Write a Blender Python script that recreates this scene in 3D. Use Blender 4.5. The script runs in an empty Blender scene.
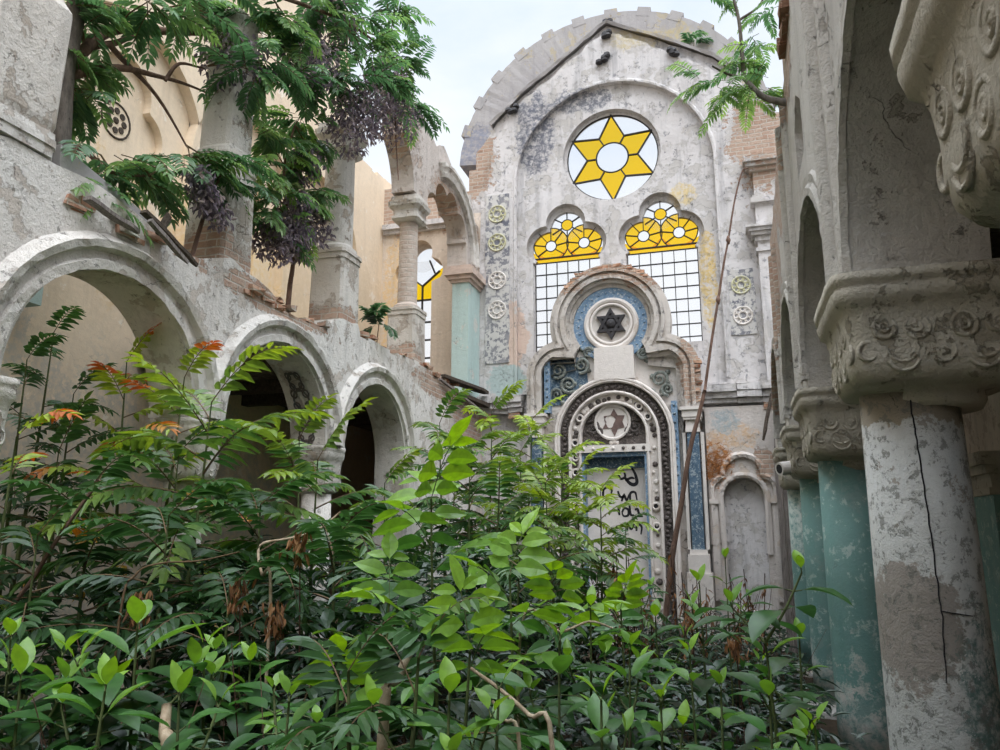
import bpy, bmesh, math, random
from mathutils import Vector, Matrix, noise
from mathutils.geometry import tessellate_polygon
R = math.radians
PI = math.pi
sc = bpy.context.scene
COL = sc.collection

# ------------------------------------------------------------------ camera
cam_d = bpy.data.cameras.new('camera')
cam_d.sensor_width = 36.0
cam_d.lens = 36.0 * 760.0 / 1000.0
cam_d.clip_start = 0.05
cam_d.clip_end = 500
cam = bpy.data.objects.new('camera', cam_d)
COL.objects.link(cam)
cam.location = (0, 0, 2.5)
cam.rotation_euler = (R(90 + 11.6), 0, R(16.8))
sc.camera = cam

# ------------------------------------------------------------------ world (overcast sky)
world = bpy.data.worlds.new('overcast_sky')
sc.world = world
world.use_nodes = True
wn = world.node_tree.nodes
wl = world.node_tree.links
wn.clear()
wo = wn.new('ShaderNodeOutputWorld')
wb = wn.new('ShaderNodeBackground')
wtc = wn.new('ShaderNodeTexCoord')
wmap = wn.new('ShaderNodeMapping'); wmap.inputs['Scale'].default_value = (1.6, 1.6, 3.2)
wnz = wn.new('ShaderNodeTexNoise'); wnz.inputs['Scale'].default_value = 1.6
wnz.inputs['Detail'].default_value = 7; wnz.inputs['Roughness'].default_value = .55
wr = wn.new('ShaderNodeValToRGB')
wr.color_ramp.elements[0].position = .36; wr.color_ramp.elements[0].color = (.66, .77, .93, 1)
wr.color_ramp.elements[1].position = .62; wr.color_ramp.elements[1].color = (.87, .91, .96, 1)
wsep = wn.new('ShaderNodeSeparateXYZ')
wel = wn.new('ShaderNodeMapRange')            # overcast sky: the zenith is far brighter than the lower sky
wel.interpolation_type = 'SMOOTHSTEP'
wel.inputs['From Min'].default_value = .60; wel.inputs['From Max'].default_value = .86
wel.inputs['To Min'].default_value = 1.0; wel.inputs['To Max'].default_value = 4.4
wl.new(wtc.outputs['Generated'], wmap.inputs['Vector'])
wl.new(wmap.outputs['Vector'], wnz.inputs['Vector'])
wl.new(wnz.outputs['Fac'], wr.inputs['Fac'])
wl.new(wtc.outputs['Generated'], wsep.inputs[0])
wl.new(wsep.outputs['Z'], wel.inputs['Value'])
wlow = wn.new('ShaderNodeMapRange'); wlow.inputs['From Min'].default_value = .22; wlow.inputs['From Max'].default_value = .5
wl.new(wsep.outputs['Z'], wlow.inputs['Value'])
wmx = wn.new('ShaderNodeMix'); wmx.data_type = 'RGBA'; wmx.inputs[6].default_value = (.90, .92, .95, 1)   # whiter towards the horizon
wl.new(wlow.outputs['Result'], wmx.inputs[0]); wl.new(wr.outputs['Color'], wmx.inputs[7])
wl.new(wmx.outputs[2], wb.inputs['Color'])
wl.new(wel.outputs['Result'], wb.inputs['Strength'])
wl.new(wb.outputs['Background'], wo.inputs['Surface'])

# ------------------------------------------------------------------ sun behind cloud: very soft
sun_d = bpy.data.lights.new('cloud_sun', 'SUN')
sun_d.energy = 1.85
sun_d.angle = R(50)
sun_d.color = (1.0, .985, .96)
sun = bpy.data.objects.new('cloud_sun', sun_d)
COL.objects.link(sun)
sun.rotation_euler = Vector((-.42, .5, -.95)).to_track_quat('-Z', 'Y').to_euler()

# ------------------------------------------------------------------ exposure
sc.view_settings.view_transform = 'Standard'
sc.view_settings.look = 'None'
sc.view_settings.gamma = 1
sc.view_settings.use_curve_mapping = False
sc.view_settings.exposure = 0.2

# ------------------------------------------------------------------ helpers
def srgb(r, g, b):
    def f(c):
        c /= 255.0
        return c / 12.92 if c <= .04045 else ((c + .055) / 1.055) ** 2.4
    return (f(r), f(g), f(b), 1)

def setp(o, label=None, cat=None, group=None, kind=None):
    if label: o['label'] = label
    if cat: o['category'] = cat
    if group: o['group'] = group
    if kind: o['kind'] = kind
    return o

class MB:
    """collects verts / faces (with an optional tint per vertex and a material slot per face)"""
    def __init__(s):
        s.v, s.f, s.t, s.m = [], [], [], []
    def add(s, vs, fs, tint=.5, mi=0):
        b = len(s.v)
        s.v.extend([tuple(p) for p in vs])
        s.f.extend([tuple(i + b for i in q) for q in fs])
        s.t.extend([tint] * len(vs))
        s.m.extend([mi] * len(fs))
    def build(s, name, mats, parent=None, smooth=False, rel=None):
        me = bpy.data.meshes.new(name)
        vs = s.v
        if rel is not None:
            vs = [(p[0] - rel[0], p[1] - rel[1], p[2] - rel[2]) for p in vs]
        me.from_pydata(vs, [], s.f)
        if not isinstance(mats, (list, tuple)): mats = [mats]
        for m in mats: me.materials.append(m)
        if len(mats) > 1:
            me.polygons.foreach_set('material_index', s.m)
        if any(abs(t - .5) > 1e-6 for t in s.t):
            a = me.attributes.new('tint', 'FLOAT', 'POINT')
            a.data.foreach_set('value', s.t)
        if smooth:
            me.polygons.foreach_set('use_smooth', [True] * len(me.polygons))
        me.update()
        o = bpy.data.objects.new(name, me)
        COL.objects.link(o)
        if parent: o.parent = parent
        return o

def fix_normals(o):
    bm = bmesh.new(); bm.from_mesh(o.data)
    bmesh.ops.recalc_face_normals(bm, faces=bm.faces)
    bm.to_mesh(o.data); bm.free()
    return o

def empty(name, loc, label=None, cat=None, group=None, kind=None):
    o = bpy.data.objects.new(name, None)
    o.empty_display_size = .2
    COL.objects.link(o)
    o.location = loc
    return setp(o, label, cat, group, kind)

def copy_tree(o, parent=None):
    c = o.copy(); COL.objects.link(c); c.parent = parent
    for ch in list(o.children): copy_tree(ch, c)
    return c

def mp(axis):
    if axis == 'Y': return lambda a, b, d: (a, d, b)
    return lambda a, b, d: (d, a, b)

def arc(cx, cz, r, a0, a1, n=24, rz=None):
    rz = rz or r
    return [(cx + r * math.cos(R(a0 + (a1 - a0) * i / n)), cz + rz * math.sin(R(a0 + (a1 - a0) * i / n))) for i in range(n + 1)]

def rag(pts, amp=.08, step=.18, seed=0):
    rnd = random.Random(seed); out = []
    for p, q in zip(pts, pts[1:]):
        L = math.hypot(q[0] - p[0], q[1] - p[1]); n = max(1, int(L / step))
        for i in range(n):
            t = i / n
            out.append((p[0] + (q[0] - p[0]) * t + (rnd.uniform(-amp, amp) if i else 0),
                        p[1] + (q[1] - p[1]) * t + (rnd.uniform(-amp, amp) if i else 0)))
    out.append(pts[-1])
    return out

def blocky(pts, hb=.16, wb=.32, seed=0):
    """a broken brick edge: steps of about a brick along a polyline"""
    rnd = random.Random(seed); out = [pts[0]]
    for p, q in zip(pts, pts[1:]):
        L = math.hypot(q[0] - p[0], q[1] - p[1]); n = max(1, int(L / wb))
        for i in range(1, n + 1):
            t = i / n
            x, z = p[0] + (q[0] - p[0]) * t, p[1] + (q[1] - p[1]) * t
            if i < n:
                x += rnd.uniform(-.09, .09); z += rnd.choice((-.5, 0, .5, 0)) * hb + rnd.uniform(-.03, .03)
            lx, lz = out[-1]
            if abs(q[0] - p[0]) > abs(q[1] - p[1]): out.append((x - .004, lz))
            else: out.append((lx, z - .004))
            out.append((x, z))
    return out

def union_outline(circs, rects, c, n=96, off=0.0, a0=0, a1=360, core=()):
    """outline of a union of circles and boxes, star-shaped about c; off shrinks every shape but the core"""
    out = []
    allc = [(x, z, r) for x, z, r in core] + [(x, z, r - off) for x, z, r in circs if r > off]
    for i in range(n if a1 - a0 == 360 else n + 1):
        a = R(a0 + (a1 - a0) * i / n); dx, dz = math.cos(a), math.sin(a); best = 0.02
        for it in range(3):
            for (x, z, r) in allc:
                ex, ez = c[0] - x, c[1] - z
                b = ex * dx + ez * dz; q = ex * ex + ez * ez - r * r; D = b * b - q
                if D > 0:
                    t = -b + math.sqrt(D)
                    if t > best and (-b - math.sqrt(D)) <= best + .05: best = t
            for (x0, z0, x1, z1) in rects:
                x0 += off; x1 -= off
                if not (x0 < c[0] < x1 and z0 < c[1] <= z1 + .001): continue
                ts = []
                if dx > 1e-9: ts.append((x1 - c[0]) / dx)
                elif dx < -1e-9: ts.append((x0 - c[0]) / dx)
                if dz > 1e-9: ts.append((z1 - c[1]) / dz)
                elif dz < -1e-9: ts.append((z0 - c[1]) / dz)
                t = min(ts)
                if t > best: best = t
            x0 = x1 = None
        out.append((c[0] + dx * best, c[1] + dz * best))
    return out

def slab(mb, outer, holes, axis, d0, d1, mi=0, back=True):
    """polygon with holes extruded from depth d0 (front) to d1"""
    m = mp(axis)
    loops = [outer] + list(holes)
    tri = tessellate_polygon([[Vector((a, b, 0)) for a, b in lp] for lp in loops])
    flat = [p for lp in loops for p in lp]
    n = len(flat)
    vs = [m(a, b, d0) for a, b in flat] + [m(a, b, d1) for a, b in flat]
    fs = [tuple(t) for t in tri]
    if back: fs += [tuple(i + n for i in reversed(t)) for t in tri]
    k = 0
    for lp in loops:
        L = len(lp)
        for i in range(L):
            j = (i + 1) % L
            fs.append((k + i, k + j, k + j + n, k + i + n))
        k += L
    mb.add(vs, fs, mi=mi)

def wall(name, outer, holes, axis, d0, d1, mat, parent=None, kind=None):
    mb = MB(); slab(mb, outer, holes, axis, d0, d1)
    o = fix_normals(mb.build(name, mat, parent))
    if kind: o['kind'] = kind
    return o

def sweep(mb, path, prof, axis, closed=False, mi=0, wob=0.0, seed=0):
    """profile [(offset along in-plane normal, depth)] swept along a path in the plane"""
    m = mp(axis); n = len(path); k = len(prof); vs = []; fs = []
    rnd = random.Random(seed)
    for i in range(n):
        p = path[i]
        if closed: q0, q1 = path[(i - 1) % n], path[(i + 1) % n]
        else: q0, q1 = path[max(0, i - 1)], path[min(n - 1, i + 1)]
        tx, tz = q1[0] - q0[0], q1[1] - q0[1]; L = math.hypot(tx, tz) or 1
        nx, nz = tz / L, -tx / L
        for (o, d) in prof:
            o2 = o + rnd.uniform(-wob, wob); d2 = d + rnd.uniform(-wob, wob)
            vs.append(m(p[0] + nx * o2, p[1] + nz * o2, d2))
    for i in range(n if closed else n - 1):
        j = (i + 1) % n
        for q in range(k - 1):
            fs.append((i * k + q, i * k + q + 1, j * k + q + 1, j * k + q))
    if not closed:
        fs.append(tuple(range(k))); fs.append(tuple((n - 1) * k + q for q in reversed(range(k))))
    mb.add(vs, fs, mi=mi)

def box(mb, x0, x1, y0, y1, z0, z1, mi=0, jit=0, rnd=None):
    vs = [(x, y, z) for x in (x0, x1) for y in (y0, y1) for z in (z0, z1)]
    if jit: vs = [tuple(c + rnd.uniform(-jit, jit) for c in p) for p in vs]
    mb.add(vs, [(0, 1, 3, 2), (4, 6, 7, 5), (0, 4, 5, 1), (2, 3, 7, 6), (0, 2, 6, 4), (1, 5, 7, 3)], mi=mi)

def loft(mb, secs, n=32, cx=0, cy=0, mi=0, cap=True, nz=0.0, seed=0):
    """secs: (z, half width, squareness 2=round..) stacked; noise nz roughens it"""
    vs = []; fs = []
    for (z, h, e) in secs:
        for i in range(n):
            a = 2 * PI * (i + .5) / n
            c, s = math.cos(a), math.sin(a)
            r = h / ((abs(c) ** e + abs(s) ** e) ** (1 / e))
            x, y = r * c, r * s
            if nz:
                w = noise.noise(Vector((x * 5 + seed, y * 5, z * 5))) * nz + noise.noise(Vector((x * 14 + seed, y * 14, z * 14))) * nz * .5
                x *= 1 + w; y *= 1 + w
            vs.append((cx + x, cy + y, z))
    k = len(secs)
    for j in range(k - 1):
        for i in range(n):
            q = (i + 1) % n
            fs.append((j * n + i, j * n + q, (j + 1) * n + q, (j + 1) * n + i))
    if cap:
        fs.append(tuple(reversed(range(n)))); fs.append(tuple((k - 1) * n + i for i in range(n)))
    mb.add(vs, fs, mi=mi)

def tube(mb, pts, r0, r1=None, n=7, tint=.5, mi=0):
    if r1 is None: r1 = r0
    pts = [Vector(p) for p in pts]; k = len(pts); vs = []; fs = []
    up = Vector((.13, .21, .97))
    for i, p in enumerate(pts):
        t = (pts[min(k - 1, i + 1)] - pts[max(0, i - 1)]).normalized()
        a = t.cross(up)
        if a.length < .05: a = t.cross(Vector((1, 0, 0)))
        a.normalize(); b = t.cross(a)
        r = r0 + (r1 - r0) * i / (k - 1)
        for q in range(n):
            an = 2 * PI * q / n
            vs.append(p + a * (r * math.cos(an)) + b * (r * math.sin(an)))
    for i in range(k - 1):
        for q in range(n):
            w = (q + 1) % n
            fs.append((i * n + q, i * n + w, (i + 1) * n + w, (i + 1) * n + q))
    fs.append(tuple(range(n))); fs.append(tuple((k - 1) * n + q for q in reversed(range(n))))
    mb.add(vs, fs, tint, mi)

def curve_pts(pts, n=6):
    """Catmull-Rom through pts"""
    P = [Vector(p) for p in pts]; P = [P[0] * 2 - P[1]] + P + [P[-1] * 2 - P[-2]]; out = []
    for i in range(1, len(P) - 2):
        for k in range(n):
            t = k / n
            out.append(.5 * ((2 * P[i]) + (P[i + 1] - P[i - 1]) * t + (2 * P[i - 1] - 5 * P[i] + 4 * P[i + 1] - P[i + 2]) * t * t
                             + (3 * P[i] - P[i - 1] - 3 * P[i + 1] + P[i + 2]) * t ** 3))
    out.append(P[-2]); return out

def torus2(mb, axis, a, b, d, r, t, n=20, k=6, mi=0, a0=0, a1=360):
    """ring lying in the plane: centre (a,b) at depth d"""
    m = mp(axis); vs = []; fs = []; full = a1 - a0 == 360
    N = n if full else n + 1
    for i in range(N):
        an = R(a0 + (a1 - a0) * i / n)
        for q in range(k):
            w = 2 * PI * q / k
            rr = r + t * math.cos(w)
            vs.append(m(a + rr * math.cos(an), b + rr * math.sin(an), d + t * math.sin(w)))
    for i in range(n):
        j = (i + 1) % N
        for q in range(k):
            w = (q + 1) % k
            fs.append((i * k + q, i * k + w, j * k + w, j * k + q))
    mb.add(vs, fs, mi=mi)

def dome(mb, axis, a, b, d, r, h, out=-1, n=12, mi=0):
    m = mp(axis); vs = []; fs = []
    for j, (s, c) in enumerate(((1, 0), (.85, .55), (.5, .87))):
        for i in range(n):
            an = 2 * PI * i / n
            vs.append(m(a + r * s * math.cos(an), b + r * s * math.sin(an), d + out * h * c))
    vs.append(m(a, b, d + out * h))
    for j in range(2):
        for i in range(n):
            q = (i + 1) % n
            fs.append((j * n + i, j * n + q, (j + 1) * n + q, (j + 1) * n + i))
    for i in range(n): fs.append((2 * n + i, 2 * n + (i + 1) % n, 3 * n))
    mb.add(vs, fs, mi=mi)

# ------------------------------------------------------------------ materials
def new_mat(name):
    m = bpy.data.materials.new(name); m.use_nodes = True
    nt = m.node_tree; nt.nodes.clear()
    out = nt.nodes.new('ShaderNodeOutputMaterial')
    bs = nt.nodes.new('ShaderNodeBsdfPrincipled')
    nt.links.new(bs.outputs[0], out.inputs[0])
    return m, nt, bs, out

def N(nt, typ, **kw):
    n = nt.nodes.new(typ)
    for k, v in kw.items():
        if k in n.inputs: n.inputs[k].default_value = v
        else: setattr(n, k, v)
    return n

def noise_n(nt, vec, scale, detail=6, rough=.6, dist=0):
    n = N(nt, 'ShaderNodeTexNoise'); n.inputs['Scale'].default_value = scale
    n.inputs['Detail'].default_value = detail; n.inputs['Roughness'].default_value = rough
    n.inputs['Distortion'].default_value = dist
    nt.links.new(vec, n.inputs['Vector']); return n.outputs['Fac']

def ramp(nt, fac, lo, hi):
    n = N(nt, 'ShaderNodeMapRange'); n.clamp = True
    n.inputs['From Min'].default_value = lo; n.inputs['From Max'].default_value = hi
    nt.links.new(fac, n.inputs['Value']); return n.outputs['Result']

def mth(nt, op, a, b=None):
    n = N(nt, 'ShaderNodeMath', operation=op)
    for i, x in enumerate((a, b)):
        if x is None: continue
        if isinstance(x, (int, float)): n.inputs[i].default_value = x
        else: nt.links.new(x, n.inputs[i])
    return n.outputs[0]

def mixc(nt, fac, a, b, blend='MIX'):
    n = N(nt, 'ShaderNodeMix', data_type='RGBA', blend_type=blend)
    for i, x in ((0, fac), (6, a), (7, b)):
        if isinstance(x, (int, float, tuple)): n.inputs[i].default_value = x
        else: nt.links.new(x, n.inputs[i])
    return n.outputs[2]

def mapped(nt, vec, scale):
    n = N(nt, 'ShaderNodeMapping'); n.inputs['Scale'].default_value = scale
    nt.links.new(vec, n.inputs['Vector']); return n.outputs['Vector']

def brick_nodes(nt, pos, c1, c2, mortar, scale=1.0):
    sx = N(nt, 'ShaderNodeSeparateXYZ'); nt.links.new(pos, sx.inputs[0])
    cb = N(nt, 'ShaderNodeCombineXYZ')
    nt.links.new(mth(nt, 'ADD', sx.outputs[0], sx.outputs[1]), cb.inputs[0]); nt.links.new(sx.outputs[2], cb.inputs[1])
    dn = N(nt, 'ShaderNodeTexNoise'); dn.inputs['Scale'].default_value = 3.5; nt.links.new(pos, dn.inputs['Vector'])
    va = N(nt, 'ShaderNodeVectorMath', operation='MULTIPLY_ADD')
    nt.links.new(dn.outputs['Color'], va.inputs[0]); va.inputs[1].default_value = (.07, .05, 0); nt.links.new(cb.outputs[0], va.inputs[2])
    b = N(nt, 'ShaderNodeTexBrick'); nt.links.new(va.outputs[0], b.inputs['Vector'])
    b.inputs['Scale'].default_value = scale; b.inputs['Brick Width'].default_value = .3; b.inputs['Row Height'].default_value = .105
    b.inputs['Mortar Size'].default_value = .013; b.inputs['Mortar Smooth'].default_value = .35; b.inputs['Bias'].default_value = 0
    b.inputs['Color1'].default_value = c1; b.inputs['Color2'].default_value = c2; b.inputs['Mortar'].default_value = mortar
    return b.outputs['Color'], b.outputs['Fac']

def plaster(name, base, base2, under, grime=(70, 68, 66), peel=.5, speck=.5, streak=.5, brick=None, spots=(), crack=.6, bump=.5, rough=.9, scale=1.0):
    """weathered lime plaster; spots: (x,y,z, rx,ry,rz, rgb, hardness noise) stains and paint remains of their own shape; brick: list of (x,y,z,rx,ry,rz) bare patches"""
    m, nt, bs, out = new_mat(name)
    geo = N(nt, 'ShaderNodeNewGeometry'); pos = geo.outputs['Position']
    big = noise_n(nt, pos, .55 * scale, 8, .62)
    mid = noise_n(nt, pos, 2.1 * scale, 10, .68)
    fin = noise_n(nt, pos, 9 * scale, 10, .7)
    vfin = noise_n(nt, pos, 38 * scale, 4, .6)
    c = mixc(nt, ramp(nt, big, .35, .65), srgb(*base), srgb(*base2))
    c = mixc(nt, mth(nt, 'MULTIPLY', ramp(nt, fin, .40, .62), .35), c, srgb(*[min(255, x * 1.12) for x in base2]))
    # peeled skin shows the undercoat
    pm = ramp(nt, mth(nt, 'ADD', mth(nt, 'MULTIPLY', mid, .7), mth(nt, 'MULTIPLY', fin, .3)), .60 - .14 * peel, .615 - .14 * peel)
    c = mixc(nt, mth(nt, 'MULTIPLY', pm, .8), c, srgb(*under))
    for (x, y, z, rx, ry, rz, rgb, nz) in spots:
        c = mixc(nt, mth(nt, 'MULTIPLY', spot_mask(nt, pos, x, y, z, rx, ry, rz, mid, fin, nz), ramp(nt, fin, .38 - .2 * (nz < .75), .56 - .2 * (nz < .75))), c, srgb(*rgb))
    # grime streaks run down, specks where flakes fell off
    st = noise_n(nt, mapped(nt, pos, (2.6, 2.6, .28)), 1.6, 8, .65)
    c = mixc(nt, mth(nt, 'MULTIPLY', ramp(nt, st, .50, .74), .75 * streak), c, srgb(*grime))
    sp = ramp(nt, noise_n(nt, pos, 5.5 * scale, 12, .78, .3), .635 - .05 * speck, .665 - .05 * speck)
    c = mixc(nt, mth(nt, 'MULTIPLY', sp, .75), c, srgb(*[x * 1.15 for x in grime]))
    # cracks
    dn = N(nt, 'ShaderNodeTexNoise'); dn.inputs['Scale'].default_value = 2.2; dn.inputs['Detail'].default_value = 6; nt.links.new(pos, dn.inputs['Vector'])
    va = N(nt, 'ShaderNodeVectorMath', operation='MULTIPLY_ADD'); nt.links.new(dn.outputs['Color'], va.inputs[0])
    va.inputs[1].default_value = (.8, .8, .8); nt.links.new(pos, va.inputs[2])
    vo = N(nt, 'ShaderNodeTexVoronoi', feature='DISTANCE_TO_EDGE'); vo.inputs['Scale'].default_value = .75 * scale
    nt.links.new(va.outputs[0], vo.inputs['Vector'])
    cr = mth(nt, 'SUBTRACT', 1.0, ramp(nt, vo.outputs['Distance'], .001, .006))
    cr = mth(nt, 'MULTIPLY', cr, ramp(nt, mid, .50, .60))
    c = mixc(nt, mth(nt, 'MULTIPLY', cr, crack), c, srgb(60, 55, 50))
    h = mth(nt, 'ADD', mth(nt, 'MULTIPLY', pm, -.6), mth(nt, 'ADD', mth(nt, 'MULTIPLY', fin, .9), mth(nt, 'MULTIPLY', vfin, .35)))
    h = mth(nt, 'SUBTRACT', h, mth(nt, 'ADD', mth(nt, 'MULTIPLY', sp, .35), mth(nt, 'MULTIPLY', cr, .7)))
    if brick:
        bc, bf = brick_nodes(nt, pos, srgb(166, 136, 118), srgb(184, 160, 144), srgb(190, 181, 170))
        bc = mixc(nt, mth(nt, 'MULTIPLY', ramp(nt, fin, .45, .65), .55), bc, srgb(190, 176, 160))
        mk = None
        for (x, y, z, rx, ry, rz) in brick:
            k = spot_mask(nt, pos, x, y, z, rx, ry, rz, mid, fin, .9)
            mk = k if mk is None else mth(nt, 'MAXIMUM', mk, k)
        c = mixc(nt, mk, c, bc)
        h = mth(nt, 'SUBTRACT', h, mth(nt, 'MULTIPLY', mk, mth(nt, 'ADD', .5, mth(nt, 'MULTIPLY', bf, .9))))
    bp = N(nt, 'ShaderNodeBump'); bp.inputs['Strength'].default_value = bump; bp.inputs['Distance'].default_value = .05
    nt.links.new(h, bp.inputs['Height'])
    nt.links.new(c, bs.inputs['Base Color']); nt.links.new(bp.outputs[0], bs.inputs['Normal'])
    bs.inputs['Roughness'].default_value = rough
    bs.inputs['Specular IOR Level'].default_value = .2
    return m

def spot_mask(nt, pos, x, y, z, rx, ry, rz, mid, fin, nz):
    a = N(nt, 'ShaderNodeVectorMath', operation='SUBTRACT'); nt.links.new(pos, a.inputs[0]); a.inputs[1].default_value = (x, y, z)
    b = N(nt, 'ShaderNodeVectorMath', operation='DIVIDE'); nt.links.new(a.outputs[0], b.inputs[0]); b.inputs[1].default_value = (rx, ry, rz)
    l = N(nt, 'ShaderNodeVectorMath', operation='LENGTH'); nt.links.new(b.outputs[0], l.inputs[0])
    q = mth(nt, 'ADD', mth(nt, 'MULTIPLY', mth(nt, 'SUBTRACT', mid, .5), 2.6 * nz), mth(nt, 'MULTIPLY', mth(nt, 'SUBTRACT', fin, .5), 1.4 * nz))
    return mth(nt, 'SUBTRACT', 1.0, ramp(nt, mth(nt, 'ADD', l.outputs['Value'], q), .93, 1.03))

def simple(name, c1, c2=None, scale=8, rough=.8, bump=.3, c3=None, stretch=(1, 1, 1), t3=.58, metallic=0):
    m, nt, bs, out = new_mat(name)
    geo = N(nt, 'ShaderNodeNewGeometry'); pos = mapped(nt, geo.outputs['Position'], stretch)
    f = noise_n(nt, pos, scale, 8, .65)
    c = mixc(nt, ramp(nt, f, .38, .62), srgb(*c1), srgb(*(c2 or c1)))
    g = noise_n(nt, pos, scale * 2.3, 10, .72)
    if c3:
        k = ramp(nt, g, t3, t3 + .03); c = mixc(nt, k, c, srgb(*c3))
    bp = N(nt, 'ShaderNodeBump'); bp.inputs['Strength'].default_value = bump; bp.inputs['Distance'].default_value = .03
    nt.links.new(g, bp.inputs['Height']); nt.links.new(bp.outputs[0], bs.inputs['Normal'])
    nt.links.new(c, bs.inputs['Base Color']); bs.inputs['Roughness'].default_value = rough
    bs.inputs['Specular IOR Level'].default_value = .25; bs.inputs['Metallic'].default_value = metallic
    return m

def brick_mat(name, c1=(158, 108, 84), c2=(180, 140, 114), mortar=(178, 165, 148), dust=(188, 174, 158), amt=.5):
    m, nt, bs, out = new_mat(name)
    geo = N(nt, 'ShaderNodeNewGeometry'); pos = geo.outputs['Position']
    bc, bf = brick_nodes(nt, pos, srgb(*c1), srgb(*c2), srgb(*mortar))
    fin = noise_n(nt, pos, 7, 10, .7)
    c = mixc(nt, mth(nt, 'MULTIPLY', ramp(nt, fin, .42, .62), amt), bc, srgb(*dust))
    bp = N(nt, 'ShaderNodeBump'); bp.inputs['Strength'].default_value = .7; bp.inputs['Distance'].default_value = .06
    nt.links.new(mth(nt, 'SUBTRACT', fin, mth(nt, 'MULTIPLY', bf, .8)), bp.inputs['Height'])
    nt.links.new(bp.outputs[0], bs.inputs['Normal']); nt.links.new(c, bs.inputs['Base Color'])
    bs.inputs['Roughness'].default_value = .95; bs.inputs['Specular IOR Level'].default_value = .15
    return m

def glass(name, col, milk=.35):
    m, nt, bs, out = new_mat(name)
    nt.nodes.remove(bs)
    tr = N(nt, 'ShaderNodeBsdfTransparent'); tr.inputs[0].default_value = col
    tl = N(nt, 'ShaderNodeBsdfTranslucent'); tl.inputs[0].default_value = col
    gl = N(nt, 'ShaderNodeBsdfGlossy'); gl.inputs['Roughness'].default_value = .15
    mx = N(nt, 'ShaderNodeMixShader'); mx.inputs[0].default_value = milk
    nt.links.new(tr.outputs[0], mx.inputs[1]); nt.links.new(tl.outputs[0], mx.inputs[2])
    m2 = N(nt, 'ShaderNodeMixShader'); m2.inputs[0].default_value = .04
    nt.links.new(mx.outputs[0], m2.inputs[1]); nt.links.new(gl.outputs[0], m2.inputs[2])
    nt.links.new(m2.outputs[0], out.inputs[0])
    return m

def leaf_mat(name, dark, lite, young, trans=.33, rough=.38):
    """tint attribute 0..1: dark leaf .. light leaf .. young yellow-green leaf"""
    m, nt, bs, out = new_mat(name)
    at = N(nt, 'ShaderNodeAttribute', attribute_name='tint')
    cr = N(nt, 'ShaderNodeValToRGB')
    e = cr.color_ramp.elements
    e[0].position = 0; e[0].color = srgb(*dark); e[1].position = 1; e[1].color = srgb(*young)
    k = e.new(.55); k.color = srgb(*lite)
    nt.links.new(at.outputs['Fac'], cr.inputs[0])
    geo = N(nt, 'ShaderNodeNewGeometry')
    f = noise_n(nt, geo.outputs['Position'], 22, 3, .5)
    c = mixc(nt, mth(nt, 'MULTIPLY', ramp(nt, f, .35, .7), .3), cr.outputs[0], srgb(*dark))
    nt.links.new(c, bs.inputs['Base Color']); bs.inputs['Roughness'].default_value = rough
    bs.inputs['Specular IOR Level'].default_value = .55
    tl = N(nt, 'ShaderNodeBsdfTranslucent')
    hs = N(nt, 'ShaderNodeHueSaturation'); hs.inputs['Hue'].default_value = .485; hs.inputs['Saturation'].default_value = 1.15; hs.inputs['Value'].default_value = 1.5
    nt.links.new(c, hs.inputs['Color']); nt.links.new(hs.outputs[0], tl.inputs[0])
    mx = N(nt, 'ShaderNodeMixShader'); mx.inputs[0].default_value = trans
    nt.links.new(bs.outputs[0], mx.inputs[1]); nt.links.new(tl.outputs[0], mx.inputs[2])
    nt.links.new(mx.outputs[0], out.inputs[0])
    return m
# ------------------------------------------------------------------ the materials of the place
M_end = plaster('end_wall_plaster', (216, 213, 213), (200, 195, 193), (192, 187, 182), grime=(114, 114, 118), peel=.55, speck=1.1, streak=.75,
    brick=[(-6.35, 18.2, 12.3, .75, 1, 1.0), (1.2, 18.2, 11.9, .75, 1, 1.4), (-.9, 18.2, 5.0, .3, 1, 1.3)],
    spots=[(-4.5, 18.2, 13.0, .55, 1, 1.2, (112, 114, 124), 1.0), (-3.3, 18.2, 13.75, .9, 1, .32, (122, 124, 132), 1.0), (-.25, 18.2, 8.6, .22, 1, 1.3, (214, 188, 132), .8),
           (-.7, 18.2, 10.7, .35, 1, .3, (214, 194, 150), 1.0), (-5.15, 18.2, 7.4, .35, 1, .9, (212, 190, 176), .7), (-5.3, 18.2, 6.2, .5, 1, .45, (178, 192, 190), .6),
           (-1.6, 18.2, 15.4, .9, 1, .5, (196, 184, 156), .9), (.45, 18.2, 4.85, .6, 1, .5, (160, 172, 178), 1.1)], bump=.6)
M_front = plaster('moulded_plaster', (208, 202, 196), (188, 180, 172), (186, 176, 166), grime=(104, 102, 102), peel=.5, speck=1.3, streak=.6, bump=.7,
    brick=[(-1.5, 17.6, 8.55, .7, .6, .35), (-2.4, 17.6, 8.75, .9, .6, .22), (-.75, 17.6, 6.3, .25, .6, .9), (-3.7, 17.6, 8.4, .5, .6, .2)])
M_left = plaster('arcade_plaster', (222, 219, 214), (206, 200, 193), (190, 179, 168), grime=(112, 108, 103), peel=.42, speck=.9, streak=.55, bump=.7,
    brick=[(-6, 17.6, 5.2, .7, 1.6, .65), (-6, 15.6, 5.6, .7, 1.9, .3), (-6, 9.0, 5.65, .7, 1.5, .2), (-6, 3.2, 4.6, .7, 1.0, .8)])
M_ped = plaster('pedestal_plaster', (214, 209, 202), (192, 184, 174), (172, 160, 147), grime=(106, 102, 98), peel=.4, speck=.5, streak=.5, bump=.7,
    brick=[(-6.4, 7.9, 5.95, .6, .7, .4), (-6.4, 11.0, 5.9, .6, .7, .35), (-6.4, 14.1, 5.9, .6, .7, .35)])
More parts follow.
